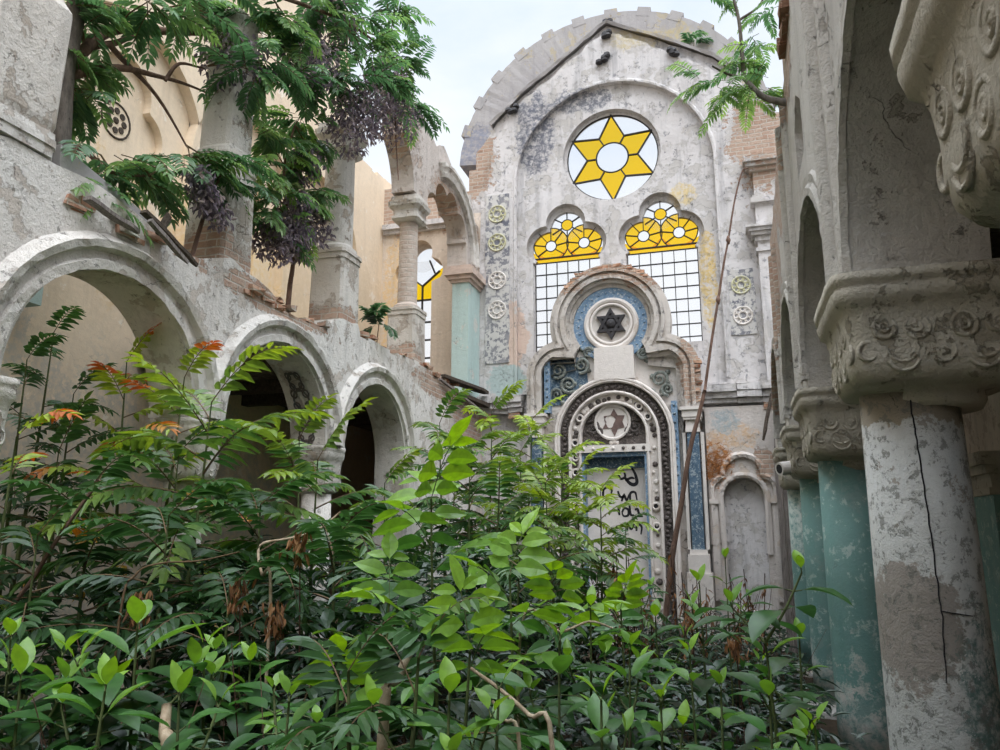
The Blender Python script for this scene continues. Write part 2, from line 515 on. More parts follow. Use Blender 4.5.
M_outer = plaster('beige_render', (228, 210, 186), (220, 201, 176), (238, 228, 214), grime=(182, 162, 138), peel=.12, speck=.12, streak=.35, bump=.2, crack=.3,
    spots=[(-8.9, 6.0, 2.2, 1.5, 9, 2.7, (198, 190, 178), .9), (-8.9, 13.0, 7.0, 1.5, 4.5, 1.7, (222, 196, 154), .9), (-8.9, 16.0, 7.5, 1.5, 3, 2, (218, 198, 170), .9), (-8.9, 5.7, 8.2, 1, .6, 1.2, (196, 212, 206), .6)])
M_aisle_end = plaster('aisle_end_plaster', (220, 206, 190), (204, 188, 172), (226, 214, 202), grime=(150, 136, 122), peel=.3, speck=.5, streak=.4, bump=.4,
    brick=[(-7.5, 18.2, 11.5, 2.5, 1, .95)], spots=[(-8.4, 18.2, 8, .5, 1, 2.5, (222, 192, 148), .8)])
M_right = plaster('shaded_arcade_plaster', (186, 180, 168), (164, 155, 142), (142, 130, 116), grime=(92, 86, 78), peel=.45, speck=.6, streak=.35, bump=.8,
    spots=[(1.3, 5.8, 4.75, .35, .5, .35, (172, 172, 172), .9)])
M_shaft_white = plaster('peeling_white_paint', (206, 206, 202), (192, 192, 188), (150, 140, 128), grime=(104, 104, 98), peel=.16, speck=2.0, streak=.2, bump=.5, rough=.65, crack=.8, scale=2.0,
    spots=[(1.06, 5.6, 1.9, .25, .5, .40, (158, 150, 142), .7), (1.45, 5.7, 1.25, .2, .5, .6, (104, 130, 124), 1.6), (1.2, 5.8, 3.36, .6, .6, .17, (156, 146, 130), .7)])
M_teal = plaster('teal_painted_plaster', (116, 150, 144), (102, 138, 132), (126, 150, 144), grime=(152, 166, 160), peel=.3, speck=1.7, streak=.3, bump=.3, rough=.55, crack=.3,
    spots=[(1.3, 9.2, .2, .8, .8, .95, (196, 194, 186), 1.5), (1.3, 12.4, .1, .8, .8, .75, (190, 194, 186), 1.5), (1.3, 15.5, 2.6, .6, .6, .8, (196, 204, 196), 1.2)])
M_cap = plaster('carved_capital_stone', (194, 187, 172), (176, 168, 152), (158, 149, 132), grime=(110, 104, 92), peel=.4, speck=.5, streak=.25, bump=.9, crack=.5)
M_cap_white = plaster('limewashed_capital', (216, 212, 206), (196, 190, 182), (170, 156, 140), grime=(98, 94, 90), peel=.35, speck=.6, streak=.3, bump=.8)
M_concrete = plaster('grey_parapet_cement', (176, 172, 170), (156, 152, 152), (178, 166, 142), grime=(112, 112, 118), peel=.2, speck=.3, streak=.5, bump=.35,
    spots=[(-1.3, 18.9, 15.3, 1.2, 1, .6, (182, 168, 136), .8), (-6.4, 18.9, 13, .8, 1, .9, (138, 140, 152), .9)])
M_brick = brick_mat('bare_brick')
M_brick_red = brick_mat('red_bare_brick', (128, 92, 74), (150, 116, 96), (150, 130, 112), (140, 112, 94), .45)
M_lowwall = plaster('aisle_plaster', (212, 202, 188), (190, 178, 162), (168, 154, 138), grime=(96, 90, 82), peel=.5, speck=.6, streak=.5, bump=.6)
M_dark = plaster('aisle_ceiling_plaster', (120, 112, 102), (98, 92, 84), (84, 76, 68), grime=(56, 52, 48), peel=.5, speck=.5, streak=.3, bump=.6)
M_wood = simple('grey_weathered_wood', (150, 142, 136), (108, 100, 96), 7, .9, .6, (70, 62, 58), (6, 6, .5), .6)
M_rot = simple('rotten_dark_wood', (92, 82, 72), (62, 54, 48), 8, .95, .7, (132, 122, 110), (3, 3, 3), .62)
M_lead = simple('lead_came', (58, 56, 54), (44, 42, 40), 12, .6, .1)
M_yel = glass('yellow_glass', (1.0, .79, .09, 1), .08)
M_wht = glass('clear_glass', (.99, .99, .99, 1), .06)
M_blue = simple('blue_paint', (122, 148, 172), (98, 126, 154), 9, .6, .25, (184, 190, 192), (1, 1, 1), .55)
M_dblue = simple('dark_blue_paint', (84, 106, 124), (62, 84, 104), 9, .6, .3, (150, 160, 164), (1, 1, 1), .54)
M_carve = simple('dark_carved_ground', (104, 96, 92), (74, 68, 66), 16, .9, .9, (150, 142, 136), (1, 1, 1), .57)
M_navy = simple('flaking_navy_paint', (104, 106, 116), (150, 148, 150), 3, .8, .4, (196, 193, 189), (1, 1, 1), .475)
M_iron = simple('dark_iron', (62, 60, 62), (44, 42, 44), 14, .5, .3, (110, 106, 102), (1, 1, 1), .62)
M_offwhite = plaster('offwhite_lime_coat', (218, 212, 206), (206, 198, 192), (190, 178, 166), grime=(150, 142, 136), peel=.2, speck=.3, streak=.15, bump=.3, crack=.3)
M_soil = simple('leaf_litter_soil', (74, 62, 48), (52, 44, 34), 5, 1.0, .8, (112, 94, 70), (1, 1, 1), .6)
M_rust = simple('rusty_dry_moss', (176, 124, 78), (150, 96, 58), 14, 1.0, .9, (196, 150, 104), (1, 1, 1), .6)
M_gold = simple('pale_yellow_paint', (206, 202, 164), (192, 188, 150), 12, .8, .3, (176, 175, 172), (1, 1, 1), .52)
M_ink_shade = simple('black_paint_and_hole_shade', (34, 34, 38), (48, 46, 50), 20, .6, .1)  # sprayed strokes and crack line; also stands in for shade inside holes
M_pink = plaster('dusty_pink_plaster', (206, 188, 176), (190, 170, 158), (180, 160, 148), peel=.3, speck=.5, streak=.3, bump=.4)
M_tealpale = plaster('pale_teal_plaster', (180, 200, 196), (168, 188, 184), (202, 200, 192), grime=(120, 128, 126), peel=.35, speck=.5, streak=.5, bump=.35)

# ------------------------------------------------------------------ floor: a mound of rubble and soil down the nave
def gz(x, y):
    e = max(0.0, 1 - abs(x + 2.5) / 3.6) if -6.2 < x < 1.2 else 0
    near = .75 * math.exp(-((y - 1.5) / 5.0) ** 2)
    return e ** .6 * (near + .28 * noise.noise(Vector((x * .5, y * .5, 1)))) + .05 * noise.noise(Vector((x * 2, y * 2, 3)))
mb = MB(); nx, ny = 80, 110
vs = []; fs = []
for j in range(ny + 1):
    for i in range(nx + 1):
        x = -14 + 24 * i / nx; y = -8 + 32 * j / ny
        vs.append((x, y, gz(x, y)))
for j in range(ny):
    for i in range(nx):
        a = j * (nx + 1) + i; fs.append((a, a + 1, a + nx + 2, a + nx + 1))
mb.add(vs, fs)
fl = mb.build('floor', M_soil, smooth=True); setp(fl, kind='structure')
mb = MB(); box(mb, -120, 120, -60, 160, -.6, -.3)
setp(mb.build('floor_outer_ground', M_soil), kind='structure')

# ------------------------------------------------------------------ end wall
CX = -2.5
def lobed_window(cx, zs, w, bottom, s=1.0):
    """three-lobed window head: two side lobes and a top lobe over a straight light"""
    circs = [(cx - .46 * s, zs + .38 * s, .47 * s), (cx + .46 * s, zs + .38 * s, .47 * s), (cx, zs + .92 * s, .43 * s), (cx, zs + .5 * s, .45 * s)]
    o = union_outline(circs, [], (cx, zs + .45 * s), 84)
    out = [p for p in o if p[1] >= zs + .06]
    # order: start at right end, anticlockwise
    out.sort(key=lambda p: math.atan2(p[1] - (zs + .06), p[0] - cx))
    return [(cx - w / 2, bottom), (cx + w / 2, bottom), (cx + w / 2, zs + .02)] + out + [(cx - w / 2, zs + .02)]
WL = lobed_window(-3.74, 9.38, 1.72, 7.0)
WR = lobed_window(-1.33, 9.38, 1.72, 7.0)
circ = arc(CX, 12.12, 1.2, 0, 360, 56)[:-1]
gable = [(1.75, 0), (1.75, 9.6)] + blocky([(1.75, 9.6), (1.7, 12.2), (1.3, 12.6), (1.03, 13.0), (.79, 13.6)], seed=3)[1:] + \
        rag([(.75, 13.75), (.18, 14.35), (-1.11, 15.12), (-2.5, 15.86)], .02, .3, 1) + \
        rag([(-2.52, 15.86), (-3.79, 14.95), (-4.92, 14.15), (-5.6, 13.5), (-6.0, 12.9)], .03, .25, 2) + \
        blocky([(-6.2, 12.7), (-6.4, 12.2), (-6.6, 11.6)], seed=5) + [(-6.6, 0)]
def lobed_reveal(cx, zs):
    o = [q for q in union_outline([(cx - .50, zs + .40, .55), (cx + .50, zs + .40, .55), (cx, zs + .98, .52), (cx, zs + .5, .5)], [], (cx, zs + .45), 110, 0, -60, 240) if q[1] > zs - .04]
    return [(cx - .88, 6.95), (cx + .88, 6.95), (cx + .88, zs - .05)] + o + [(cx - .88, zs - .05)]
wall('wall_end', gable, [arc(CX, 12.12, 1.27, 0, 360, 56)[:-1], lobed_reveal(-3.74, 9.38), lobed_reveal(-1.33, 9.38)], 'Y', 18.27, 18.46, M_end, kind='structure')
wall('wall_end_back', gable, [circ, WL, WR], 'Y', 18.461, 18.58, M_end, kind='structure')
# front skin, which leaves the great arch as a shallow recess
recess = [(-5.03, 5.9)] + [(.05, 5.9)] + arc(CX + .01, 11.53, 2.54, 0, 180, 48)
skin = [(1.7, 5.85), (1.7, 9.6)] + blocky([(1.7, 9.6), (1.65, 11.9), (1.0, 12.5), (.75, 13.2)], seed=8)[1:] + \
       rag([(.6, 13.4), (.1, 14.0), (-1.11, 14.8), (-2.5, 15.62), (-3.79, 14.72), (-4.9, 13.9), (-5.65, 12.9), (-5.75, 12.0), (-6.0, 11.2)], .045, .2, 9) + [(-6.1, 5.85)]
wall('wall_end_facing', skin, [recess], 'Y', 18.12, 18.268, M_end, kind='structure')
mb = MB()
sweep(mb, [(.05, 6.0)] + arc(CX + .01, 11.53, 2.54, 0, 180, 60) + [(-5.03, 6.0)], [(-.01, 18.12), (.0, 18.095), (.05, 18.09), (.09, 18.125)], 'Y', wob=.006, seed=4)
setp(fix_normals(mb.build('trim_1', M_end)), kind='structure')
# gable coping ledge
mb = MB()
sweep(mb, rag([(.7, 13.82), (.18, 14.38), (-1.11, 15.15), (-2.5, 15.9), (-3.79, 14.98), (-4.92, 14.18), (-5.75, 13.4)], .012, .25, 12), [(-.05, 18.1), (.03, 18.08), (.03, 18.5), (-.05, 18.5)], 'Y', wob=.015, seed=2)
setp(fix_normals(mb.build('trim_2', M_concrete)), kind='structure')
# arched cement parapet with raised blocks behind the gable
mb = MB()
sweep(mb, arc(CX - .12, 12.35, 3.75, 4, 176, 90), [(-.7, 18.75), (.5, 18.75), (.5, 20.1), (-.7, 20.1)], 'Y', wob=.008, seed=6)
for i in range(13):
    a = 14 + i * 12.3
    p = [(CX - .12 + r * math.cos(R(q)), 12.35 + r * math.sin(R(q))) for r, q in ((4.1, a - 2.5), (4.37, a - 2.3), (4.37, a + 2.3), (4.1, a + 2.5))]
    slab(mb, p, [], 'Y', 18.74, 20.2)
setp(fix_normals(mb.build('trim_3', M_concrete)), kind='structure')
# painted pilaster strips with navy ground and pale rosettes
def rosette_strip(name, x0, x1, z0, z1, y, ring_z, ground, parent=None):
    mb = MB(); slab(mb, rag([(x0, z0), (x1, z0), (x1, z1), (x0, z1), (x0, z0)], .02, .25, 4)[:-1], [], 'Y', y - .03, y)
    o = fix_normals(mb.build(name, ground, parent)); setp(o, kind='structure')
    mb = MB(); c = (x0 + x1) / 2
    for z, mi in ring_z:
        r = (x1 - x0) * .36
        torus2(mb, 'Y', c, z, y - .035, r, .025, 18, 5, mi)
        torus2(mb, 'Y', c, z, y - .035, r * .45, .022, 14, 5, mi)
        for k in range(8):
            a = 2 * PI * k / 8
            torus2(mb, 'Y', c + r * .72 * math.cos(a), z + r * .72 * math.sin(a), y - .033, r * .24, .018, 9, 4, mi)
    if ring_z: fix_normals(mb.build('rosette', [M_gold, M_offwhite], o))
    return o
rosette_strip('trim_4', -5.86, -5.22, 6.7, 11.3, 18.12, [(10.75, 0), (9.95, 0), (8.9, 1), (8.1, 1)], M_navy)
rosette_strip('trim_5', .2, .78, 7.0, 8.6, 18.12, [(8.2, 0), (7.45, 1)], M_navy)
# right-hand pilaster and its mouldings
mb = MB()
box(mb, .92, 1.6, 17.85, 18.15, 5.8, 11.4)
for z0, z1, e in ((9.15, 9.27, .06), (9.27, 9.36, .14), (9.36, 9.44, .2), (9.44, 9.5, .25), (8.9, 8.98, .05), (10.9, 11.0, .08), (11.0, 11.1, .16), (11.1, 11.25, .22), (10.1, 10.22, .1), (10.22, 10.3, .05)):
    box(mb, .92 - e, 1.6, 17.85 - e, 18.15, z0, z1)
setp(fix_normals(mb.build('trim_6', M_end)), kind='structure')
# broken cornice across the end wall
for nm, xa, xb, sd in (('trim_7', -.62, 1.4, 1), ('trim_8', -6.0, -4.85, 7)):
    rnd = random.Random(sd); mb = MB(); x = xa
    while x < xb - .05:
        w = min(rnd.uniform(.3, .6), xb - x)
        for z0, z1, e in ((5.38, 5.5, .12), (5.5, 5.64, .22), (5.64, 5.8, .3)):
            box(mb, x, x + w - .012, 18.12 - e * rnd.uniform(.7, 1.05), 18.2, z0 + rnd.uniform(-.015, .015), z1, 0, .012, rnd)
        if rnd.random() < .6: box(mb, x + .02, x + w * .8, 18.0, 18.16, 5.2 + rnd.uniform(0, .06), 5.37, 1, .015, rnd)
        x += w
    setp(fix_normals(mb.build(nm, [M_end, M_brick])), kind='structure')

# ------------------------------------------------------------------ windows
def bar(mb, p, q, w, y, t=.03):
    dx, dz = q[0] - p[0], q[1] - p[1]; L = math.hypot(dx, dz) or 1; nx, nz = -dz / L * w / 2, dx / L * w / 2
    slab(mb, [(p[0] + nx, p[1] + nz), (p[0] - nx, p[1] - nz), (q[0] - nx, q[1] - nz), (q[0] + nx, q[1] + nz)], [], 'Y', y - t, y + t)
GY = 18.49
w1 = empty('window_1', (0, 0, 0), kind='structure')
tip = [(CX + 1.22 * math.sin(R(60 * k)), 12.12 + 1.22 * math.cos(R(60 * k))) for k in range(6)]
val = [(CX + .66 * math.sin(R(60 * k + 30)), 12.12 + .66 * math.cos(R(60 * k + 30))) for k in range(6)]
star = [p for k in range(6) for p in (tip[k], val[k])]
inner = arc(CX, 12.12, .42, 0, 360, 36)[:-1]
mb = MB(); slab(mb, star, [inner], 'Y', GY, GY + .012); fix_normals(mb.build('yellow_star_pane', M_yel, w1))
mb = MB(); slab(mb, inner, [], 'Y', GY, GY + .012)
for k in range(6):
    a0, a1 = 90 - 60 * k, 90 - 60 * (k + 1)
    seg = arc(CX, 12.12, 1.22, a0, a1, 10)
    slab(mb, seg + [val[k]], [], 'Y', GY, GY + .012)
fix_normals(mb.build('white_pane', M_wht, w1))
mb = MB()
for k in range(6):
    bar(mb, tip[k], val[k], .035, GY); bar(mb, val[k], tip[(k + 1) % 6], .035, GY)
    i = arc(CX, 12.12, .42, 60 - 60 * k, 61 - 60 * k, 1)[0]; bar(mb, val[k], i, .03, GY)
torus2(mb, 'Y', CX, 12.12, GY, .42, .022, 36, 6); torus2(mb, 'Y', CX, 12.12, GY, 1.2, .03, 48, 6)
fix_normals(mb.build('lead_bars', M_lead, w1))

def grid_window(name, cx, zs, w, bottom, cols, outline, s=1.0, gy=GY):
    e = empty(name, (0, 0, 0), kind='structure')
    zy = zs + .0
    yel = MB(); wht = MB(); ld = MB()
    # straight light of clear panes
    slab(wht, [(cx - w / 2, bottom), (cx + w / 2, bottom), (cx + w / 2, zy), (cx - w / 2, zy)], [], 'Y', gy, gy + .012)
    for k in range(cols + 1):
        x = cx - w / 2 + w * k / cols; bar(ld, (x, bottom), (x, zy), .017, gy)
    rows = int((zy - bottom) / (w / cols * 1.12)); 
    for k in range(rows + 2):
        z = zy - k * w / cols * 1.12
        if z > bottom: bar(ld, (cx - w / 2, z), (cx + w / 2, z), .017, gy)
    # yellow band, two fan lobes, white top lobe with a yellow eye
    bar(ld, (cx - w / 2, zy + .13 * s), (cx + w / 2, zy + .13 * s), .03, gy)
    slab(yel, [(cx - w / 2, zy), (cx + w / 2, zy), (cx + w / 2, zy + .13 * s), (cx - w / 2, zy + .13 * s)], [], 'Y', gy, gy + .012)
    for sg in (-1, 1):
        c = (cx + sg * .44 * s, zy + .5 * s); r = .46 * s
        fan = [(cx + sg * .88 * s, zy + .13 * s)] if False else []
        lo = arc(c[0], c[1], r, -53, 233, 34)
        eye = arc(c[0], c[1] - .04 * s, .145 * s, 0, 360, 22)[:-1]
        slab(yel, lo, [eye], 'Y', gy + .002, gy + .012); slab(wht, eye, [], 'Y', gy, gy + .012)
        torus2(ld, 'Y', c[0], c[1] - .04 * s, gy, .145 * s, .015, 20, 5)
        torus2(ld, 'Y', c[0], c[1], gy, r, .016, 34, 5, 0, -53, 233)
        for k in range(7):
            a = -40 + 43.3 * k
            bar(ld, (c[0] + .145 * s * math.cos(R(a)), c[1] - .04 * s + .145 * s * math.sin(R(a))), (c[0] + r * math.cos(R(a)), c[1] + r * math.sin(R(a))), .018, gy)
        # side corners beside the fans
        slab(yel, [(cx + sg * .46 * s, zy + .1 * s), (cx + sg * .95 * s, zy + .1 * s), (cx + sg * .97 * s, zy + .34 * s)], [], 'Y', gy + .013, gy + .02)
    slab(yel, [(cx - .3 * s, zy + .1 * s), (cx + .3 * s, zy + .1 * s), (cx, zy + .38 * s)], [], 'Y', gy + .013, gy + .02)
    c = (cx, zy + 1.0 * s)
    top = [(cx, zy + .52 * s)] + arc(c[0], c[1] - .02, .44 * s, -35, 215, 30)
    eye = arc(c[0], c[1], .15 * s, 0, 360, 20)[:-1]
    slab(wht, top, [eye], 'Y', gy - .012, gy - .004); slab(yel, eye, [], 'Y', gy - .012, gy - .004)
    torus2(ld, 'Y', c[0], c[1], gy, .15 * s, .015, 20, 5)
    for k in range(6):
        a = -90 + 60 * k; rr = .46 * s if k else .48 * s
        bar(ld, (c[0] + .15 * s * math.cos(R(a)), c[1] + .15 * s * math.sin(R(a))), (c[0] + rr * math.cos(R(a)), c[1] + rr * math.sin(R(a))), .022, gy + .008)
    fix_normals(yel.build('yellow_pane', M_yel, e)); fix_normals(wht.build('white_pane', M_wht, e)); fix_normals(ld.build('lead_bars', M_lead, e))
    return e
grid_window('window_2', -3.74, 9.38, 1.72, 7.0, 6, WL)
grid_window('window_3', -1.33, 9.38, 1.72, 7.0, 6, WR)

# ------------------------------------------------------------------ aisle end wall on the left, with its small window
AW = -7.80
def small_head(cx, zs, s):
    circs = [(cx - .36 * s, zs + .34 * s, .4 * s), (cx + .36 * s, zs + .34 * s, .4 * s), (cx, zs + .9 * s, .42 * s), (cx, zs + .45 * s, .42 * s)]
    o = [p for p in union_outline(circs, [], (cx, zs + .42 * s), 72) if p[1] > zs + .05]
    o.sort(key=lambda p: math.atan2(p[1] - (zs + .05), p[0] - cx))
    return o
hw = [(AW - .38, 6.3), (AW + .38, 6.3), (AW + .38, 9.1)] + small_head(AW, 9.1, .92) + [(AW - .38, 9.1)]
aend = [(-6.0, 0), (-6.0, 10.9)] + blocky([(-6.0, 10.9), (-6.9, 11.7), (-8.9, 12.0)], seed=11)[1:] + [(-9.5, 12.0), (-9.5, 0)]
wall('wall_end_aisle', aend, [hw], 'Y', 18.2, 18.9, M_aisle_end, kind='structure')
mb = MB()
for z0, z1, e in ((10.55, 10.66, .1), (10.66, 10.8, .2)):
    box(mb, -8.85, -6.3, 18.2 - e, 18.21, z0, z1)
setp(fix_normals(mb.build('trim_9', M_end)), kind='structure')
w4 = empty('window_4', (0, 0, 0), kind='structure')
mb = MB(); slab(mb, [(AW - .46, 6.3), (AW + .46, 6.3), (AW + .46, 8.68), (AW - .46, 8.68)], [], 'Y', GY, GY + .012)
slab(mb, [(AW, 9.08), (AW + .36, 9.42), (AW + .2, 9.8), (AW - .2, 9.8), (AW - .36, 9.42)], [], 'Y', GY, GY + .012)
slab(mb, arc(AW, 9.9, .42, 0, 360, 24)[:-1], [], 'Y', GY + .013, GY + .02)
fix_normals(mb.build('white_pane', M_wht, w4))
mb = MB(); slab(mb, [(AW - .8, 8.68), (AW + .8, 8.68), (AW + .8, 9.7), (AW + .36, 9.42), (AW, 9.08), (AW - .36, 9.42), (AW - .8, 9.7)], [], 'Y', GY, GY + .012)
fix_normals(mb.build('yellow_pane', M_yel, w4))
mb = MB()
for p, q in (((AW, 6.3), (AW, 9.08)), ((AW, 9.08), (AW + .5, 9.48)), ((AW, 9.08), (AW - .5, 9.48)), ((AW - .5, 8.68), (AW + .5, 8.68)), ((AW - .46, 8.05), (AW + .46, 8.05)), ((AW - .46, 7.55), (AW + .46, 7.55)), ((AW - .46, 7.05), (AW + .46, 7.05)), ((AW + .36, 9.42), (AW + .2, 9.8)), ((AW - .36, 9.42), (AW - .2, 9.8))):
    bar(mb, p, q, .04, GY)
fix_normals(mb.build('lead_bars', M_lead, w4))

# ------------------------------------------------------------------ left outer wall with blind arches
otop = [(-8, 0), (18.9, 0), (18.9, 12.3)] + blocky([(18.9, 12.3), (17.4, 12.2), (16.2, 12.0)], seed=13)[1:] + blocky([(16.1, 12.1), (15.9, 14.0), (15.6, 16.5)], seed=14) + [(-8, 16.5)]
bl = []
for c in (5.95, 9.0, 12.05, 15.1):
    bl.append([(c - 1.65, 6.6), (c + 1.65, 6.6)] + arc(c, 9.15, 1.65, 0, 180, 36))
wall('wall_left_outer', otop, bl, 'X', -8.9, -9.1, M_outer, kind='structure')
ot2 = [(-8, 0), (18.85, 0), (18.85, 11.5), (16.3, 11.5), (15.9, 13.5), (15.4, 16.4), (-8, 16.4)]
tre = []
for c in (5.95, 9.0, 12.05, 15.1):
    o = union_outline([(c, 9.62, .56), (c - .45, 9.0, .45), (c + .45, 9.0, .45), (c, 9.1, .5)], [(c - .62, 6.7, c + .62, 9.0)], (c, 8.95), 90)
    tre.append(o)
wall('wall_left_outer_blind_arches', ot2, tre, 'X', -9.101, -9.25, M_outer, kind='structure')
wall('wall_left_outer_back', ot2, [], 'X', -9.251, -9.6, M_outer, kind='structure')
mb = MB()
for c in (5.95, 9.0, 12.05):
    torus2(mb, 'X', c, 9.05, -9.25, .3, .02, 20, 5)
    for k in range(8):
        a = 2 * PI * k / 8
        slab(mb, arc(c + .17 * math.cos(a), 9.05 + .17 * math.sin(a), .055, 0, 360, 8)[:-1], [], 'X', -9.235, -9.252)
    dome(mb, 'X', c, 9.05, -9.25, .06, .03, 1)
setp(fix_normals(mb.build('trim_10', M_rot)), kind='structure')
# pilaster between the blind arches, seen at the near end
mb = MB(); box(mb, -8.95, -8.55, 6.95, 7.45, 5.4, 8.1)
for z0, z1, e in ((7.9, 8.0, .06), (8.0, 8.14, .13), (8.14, 8.28, .2)):
    box(mb, -8.95, -8.55 + e, 6.95 - e, 7.45 + e, z0, z1)
setp(fix_normals(mb.build('trim_11', M_tealpale)), kind='structure')
# gallery floor (aisle ceiling), fallen away near the first arch
mb = MB()
slab(mb, [(-6.6, 18.2)] + [(-8.9, 18.2)] + rag([(-8.9, 9.6), (-8.2, 9.2), (-7.4, 9.5), (-6.6, 8.9)], .12, .25, 3), [], 'Y', 5.05, 5.4)
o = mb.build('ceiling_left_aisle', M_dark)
for v in o.data.vertices: v.co = (v.co.x, v.co.z, v.co.y)
fix_normals(o); setp(o, kind='structure')
mb = MB()
for y in (9.9, 11.2, 12.4, 13.9, 15.4): box(mb, -8.88, -6.62, y - .1, y + .1, 4.85, 5.06)
setp(mb.build('trim_12', M_rot), kind='structure')

# ------------------------------------------------------------------ left arcade: lower wall with round arches on columns
LX = -6.0
SP = 3.82
arches = [(3.05, 1.24), (6.15, 1.24), (9.25, 1.24), (12.3, 1.2)]
low = [(0.5, SP)]
for c, r in arches:
    low += [(c - r, SP)] + arc(c, SP, r, 180, 0, 30, r + (.11 if c < 7 else .05))[1:]
low += [(13.5, 0), (18.2, 0)]
low += [(18.2, 5.55)] + blocky([(18.2, 5.6), (16.5, 5.75), (15, 5.85), (13.4, 5.85), (11.5, 5.85)], hb=.1, seed=21) + rag([(11.4, 6.0), (10.9, 5.95), (10.2, 5.62), (9.2, 5.6), (8.5, 5.85), (7.9, 5.95), (7.1, 5.68), (5.9, 5.93), (5.2, 5.93), (.5, 5.93)], .035, .22, 22)
wall('wall_left_arcade', low, [], 'X', LX, LX - .62, M_left, kind='structure')
mb = MB()
for i, (c, r) in enumerate(arches):
    sweep(mb, arc(c, SP, r + .16, 0, 180, 40), [(-.10, LX), (-.09, LX + .05), (0, LX + .055), (.02, LX + .02), (.1, LX + .02), (.13, LX + .10), (.2, LX + .12), (.25, LX + .06), (.29, LX)], 'X', wob=.008, seed=i)
setp(fix_normals(mb.build('trim_13', M_left)), kind='structure')
# rough broken brick and rubble along the top of the arcade wall
rnd = random.Random(5); mb = MB()
for i in range(150):
    y = rnd.choice((rnd.uniform(8.2, 10.4), rnd.uniform(11.5, 18), rnd.uniform(14, 18), rnd.uniform(5.2, 7.3)))
    z = {0: 5.62, 1: 5.85}[int(y > 11)] + rnd.uniform(-.1, .06) - (.25 if y > 16.8 else 0)
    x = LX - rnd.uniform(-.04, .5)
    box(mb, x - .12, x + .06, y, y + rnd.uniform(.12, .28), z, z + rnd.uniform(.05, .1), rnd.choice((0, 0, 1)), .025, rnd)
setp(fix_normals(mb.build('trim_14', [M_brick, M_left])), kind='structure')

# ------------------------------------------------------------------ gallery: piers, columns and the broken upper arch on the left
near = empty('gallery_pier', (-6.35, 4.7, 5.95), 'broad pale plastered pier at the far left, nearest gallery pier above the big arch', 'pier')
mb = MB()
secs = [(5.97, .40, 10), (6.1, .40, 10), (6.2, .38, 10), (6.3, .40, 12), (7.35, .42, 12), (7.5, .42, 12), (7.62, .36, 9), (7.7, .36, 9), (11.0, .35, 9)]
loft(mb, secs, 40, -6.38, 4.78, nz=.012, seed=3)
fix_normals(mb.build('pier_shaft', M_ped, near, rel=(-6.35, 4.7, 5.95)))
mb = MB()
for z0, z1, e in ((5.96, 6.06, .005), (6.06, 6.13, .02), (6.13, 6.2, .008)):
    loft(mb, [(z0, .40 + e, 12), (z1, .40 + e, 12)], 40, -6.38, 4.78, nz=.02, seed=9)
fix_normals(mb.build('base_moulding', M_left, near, rel=(-6.35, 4.7, 5.95)))

def gallery_column(name, y, ztop, label, cap_z, rz=7.2, shaft_r=.24, mat=None, oct_=3.2):
    b = (-6.36, y, 5.6)
    e = empty(name, b, label, 'column', 'gallery columns on the left arcade')
    mb = MB(); loft(mb, [(5.55, .33, 14), (rz - .1, .31, 14)], 40, b[0], b[1], nz=.02, seed=y)
    for z0, z1, h in ((rz - .1, rz, .33), (rz, rz + .06, .35)): loft(mb, [(z0, h, 10), (z1, h, 8)], 40, b[0], b[1], nz=.01, seed=y)
    fix_normals(mb.build('pedestal', M_ped, e, rel=b))
    mb = MB(); loft(mb, [(rz + .06, shaft_r + .07, 3), (rz + .14, shaft_r + .06, 3), (rz + .2, shaft_r, oct_), (ztop, shaft_r * .93, oct_)], 36, b[0], b[1], nz=.012, seed=y + 2)
    fix_normals(mb.build('shaft', mat or M_cap_white, e, rel=b))
    if cap_z:
        mb = MB(); loft(mb, [(cap_z, .25, 6), (cap_z + .06, .31, 8), (cap_z + .12, .31, 8), (cap_z + .14, .27, 8), (cap_z + .25, .28, 8), (cap_z + .33, .36, 10), (cap_z + .42, .38, 10), (cap_z + .44, .33, 10), (cap_z + .55, .33, 10)], 40, b[0], b[1], nz=.008, seed=y + 4)
        fix_normals(mb.build('capital', M_cap_white, e, rel=b))
    return e
gallery_column('gallery_column', 8.08, 9.6, 'broken grey gallery column on a peeling pedestal, wrapped by ailanthus leaves', None, 7.35, .27, M_cap_white, 5)
gallery_column('gallery_column', 11.2, 9.05, 'smooth white gallery column with a moulded square capital on a bare grey pedestal', 9.05, 7.15, .26, M_cap_white, 2.4)
gallery_column('gallery_column', 14.25, 9.0, 'thin rough brick gallery column carrying the broken upper arch stump', 9.0, 7.0, .2, brick_mat('greyed_brick', (182, 162, 148), (196, 180, 168), (196, 186, 176), (200, 190, 180), .6), 2.4)
# pale teal corner pilaster where the gallery meets the end wall
e = empty('trim_20', (-6.2, 17.7, 5.6), kind='structure')
mb = MB(); box(mb, -6.45, -6.02, 17.2, 18.1, 5.65, 8.62); fix_normals(mb.build('shaft', M_tealpale, e, rel=(-6.2, 17.7, 5.6)))
mb = MB()
for z0, z1, q in ((8.62, 8.7, .04), (8.7, 8.8, .1), (8.8, 8.95, .17), (8.95, 9.05, .1)): box(mb, -6.45 - q, -6.02 + q, 17.2 - q, 18.1, z0, z1)
fix_normals(mb.build('capital', M_pink, e, rel=(-6.2, 17.7, 5.6)))

